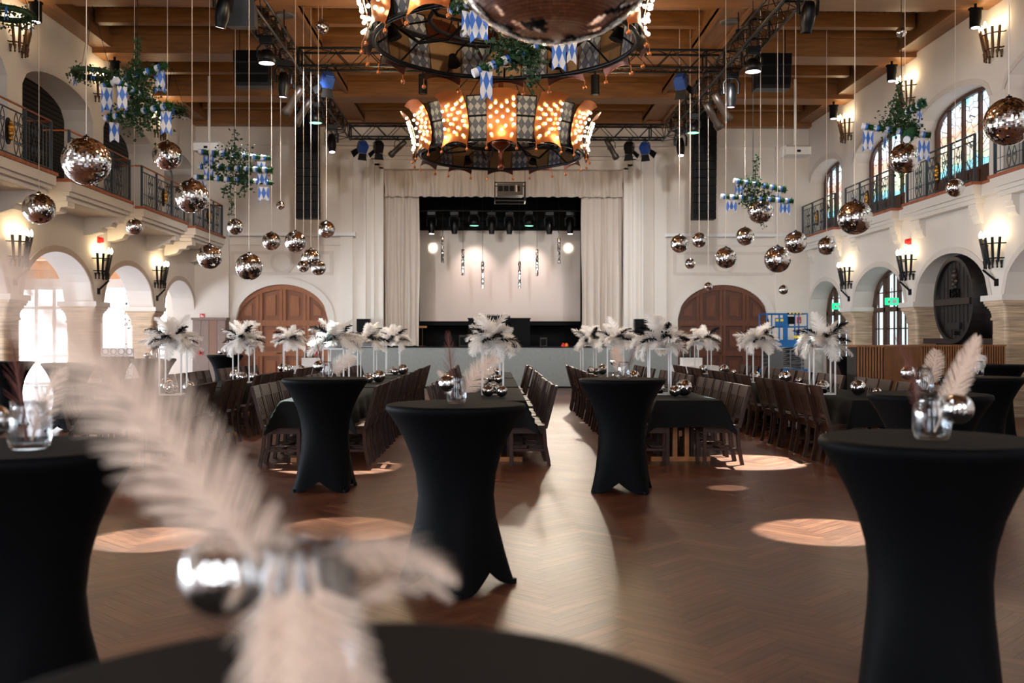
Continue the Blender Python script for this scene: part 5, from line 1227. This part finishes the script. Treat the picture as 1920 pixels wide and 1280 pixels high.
pB=P(612,702,9.9); vase(pB.x,9.9,'glass vase with white feathers on the bar table left of the centre row',2,[(PS,'blush_feather',1.35,PI,1.4,1.3,-.02),(PW2,'white_feather',.95,0,1.1,1.1,.02),(PB,'white_feather',.7,0,1.3,.9,.02)],(-.07,-.02,.12,.055,'small copper mirror ball on the vase left of the centre row'))
pC=P(1169,709,9.75); vase(pC.x,9.75,'glass vase with thin white feathers on the bar table right of the aisle',3,[(PS,'blush_feather',1.2,0,1.4,.9,.01),(PB2,'white_feather',1.3,PI,1.4,1.0,-.01)],(-.08,.05,.17,.045,'small mirror ball behind the vase right of the aisle'))
pD=P(1747,822,3.85); vase(pD.x,3.85,'large glass vase with a long blush feather on the right foreground table',4,[(take(plume('long_blush_plume',.42,.085,260,.35,feap,51,1.3,droop=.2,ang=.8)),'blush_feather',1.12,.0,1.3,1.0,.01),(PS,'brown_feather',1.3,PI,1.3,.8,-.02)],(.075,-.06,.125,.058,'mirror ball leaning on the right foreground vase'),h=.175,r=.072)
pG=P(1733,738,7.0); vase(pG.x,7.0,'glass vase with a rounded cream feather on the table behind the right foreground one',5,[(PB,'cream_feather',1.25,.1,1.2,.95,.02),(PS,'brown_feather',1.1,PI,1.3,1.2,-.02)],(-.115,0,.15,.052,'mirror ball beside the vase behind the right foreground one'),h=.19,r=.065)
pH=P(1833,706,10.1); vase(pH.x,10.1,'glass vase with frizzy white feathers on the far right bar table',6,[(PW2,'white_feather',1.3,0,1.2,.8,0),(PB2,'white_feather',1.1,PI,1.2,.7,0),(PB2,'white_feather',1.2,.8,1,.7,0)],(-.13,0,.10,.05,'mirror ball beside the vase on the far right bar table'))
pE=P(55,838,3.6); vase(pE.x,3.6,'glass vase with grassy feathers on the left foreground table',7,[(PS,'brown_feather',1.45,PI,1.3,1.15,-.01),(PB2,'blush_feather',1.35,0,1.2,.9,.01)],(-.13,0,.10,.06,'mirror ball at the left edge beside the left foreground vase'),h=.17,r=.075)
pF=P(565,1289,1.14); vase(pF.x,1.14,'blurred glass vase right in front of the camera',8,[(take(plume('big_blush_plume',.56,.088,190,.5,feap,61,.9,droop=.15,ang=1.05)),'blush_feather',1.0,PI+.15,1.2,1.0,(.01,-.02,.06)),(take(plume('short_blush_plume',.24,.05,90,2.0,feap,62,.8,droop=.3)),'blush_feather',1.1,.2,.0,.8,.02),(PB2,'blush_feather',-.9,-1.4,.2,.75,(.0,-.05,.15)),(PB2,'blush_feather',-1.1,-1.0,.9,.7,(.02,-.05,.15)),(PB2,'blush_feather',-1.2,-1.9,.4,.75,(-.02,-.05,.15)),(PB,'blush_feather',.2,-.2,.3,.45,(.02,0,.15))],(-.085,-.02,.13,.045,'blurred mirror ball on the foreground vase'),h=.17,r=.065)
# small things on the distant bar tables
for (px,Y,lab) in ((424,24,'small glass jar with a mirror ball on the bar table by the left door'),(288,19.5,'small glass jar on the bar table before the second left column')):
    p=P(px,669,Y); vase(p.x,Y,lab,9,[(PB2,'white_feather',1.3,0,0,.7,0)],(-.13,0,.06,.055,lab.replace('small glass jar','tiny mirror ball beside the jar').replace(' with a mirror ball','')))
# white draped buffet boxes left and right of the stage
for (px,Y,sgn,lab) in ((594,25.5,-1,'white draped serving station near the left door'),(1303,25.5,1,'white draped serving station near the right door')):
    p=P(px,690,Y); o=empty('serving_station',(p.x,Y,0),lab,'serving table'); m=MB(); m.box(-.55,.55,-.3,.3,0,.80); m.build('drape',white,o)
    m=MB(); m.box(-.35,.15,-.2,.2,.8,1.0); m.build('white_box',whitemetal,o)
    for k in range(3): m=MB(); x=-.28+.17*k; m.cyl((x,0,1.0),(x,0,1.16),.035,n=8); m.cyl((x,0,1.16),(x,0,1.24),.014,n=6); m.build('bottle',simple('bottle_green',(.1,.2,.12),.2) if 'bottle_green' not in MATS else MATS['bottle_green'],o)
# flower bush seen through the last left arch
p=P(300,590,29.3); o=empty('potted_bush',(-10.6,29.2,0),'green leafy flowering bush in a white pot seen through the last left arch','plant'); m=MB(); m.lathe([(.001,0),(.18,0),(.24,.5),(.001,.5)],n=14); m.build('pot',white,o)
m=MB(); m.cyl((0,0,.5),(0,0,2.3),.02,n=5); ivy_cluster(m,(0,0,2.2),(.18,.18,.32),420,.09); m.build('foliage',ivy,o)
# patterned white round-lattice screen in the arcade
p=P(232,700,26); o=empty('lattice_screen',(-9.9,25.3,0),'white lattice screen of circles standing in the left arcade','screen'); m=MB(); m.box(-.5,.5,-.03,.03,0,1.25); m.build('panel',white,o)
m=MB()
for r_ in range(7):
    for c in range(5):
        x=-.4+.2*c+(.1 if r_%2 else 0); z=.15+.17*r_
        if abs(x)<.46: m.tube([(x+.08*cos(t),-.035,z+.08*sin(t)) for t in [2*PI*k/12 for k in range(12)]],.012,4,closed=True)
m.build('circle_pattern',greyd,o)
# ================================================================ BEAMS OF THE TRUSS SPOTS ON THE FLOOR
for (x,y,px,pw,w) in ((-2.2,11.75,-4.5,300,12),(2.75,12.05,4.6,360,12),(2.25,7.7,4.6,240,8.5),(-2.9,7.5,-4.5,190,7.6),(-1.5,7.9,-4.5,110,7.5),(2.02,9.95,4.6,90,3.0),(-3.0,28.6,-4.5,120,6)):
    spot('floor_spot',(px*.98,y+2.2,6.6),(x,y,0),pw*42,(.80,1,1),w,.25,.03)

for s_ in (-1,1):  # added spots without fixtures, to brighten the back wall
    for (yy,tx,tz,pw) in ((19.5,s_*6.8,3.5,420),(23.5,s_*2.0,3.0,300)):
        spot('back_wall_fill',((-4.5 if s_<0 else 4.6)*.87,yy,6.7),(tx,30.6,tz),pw*1.4,(.96,.97,1),62,.9,.12)
#@@END
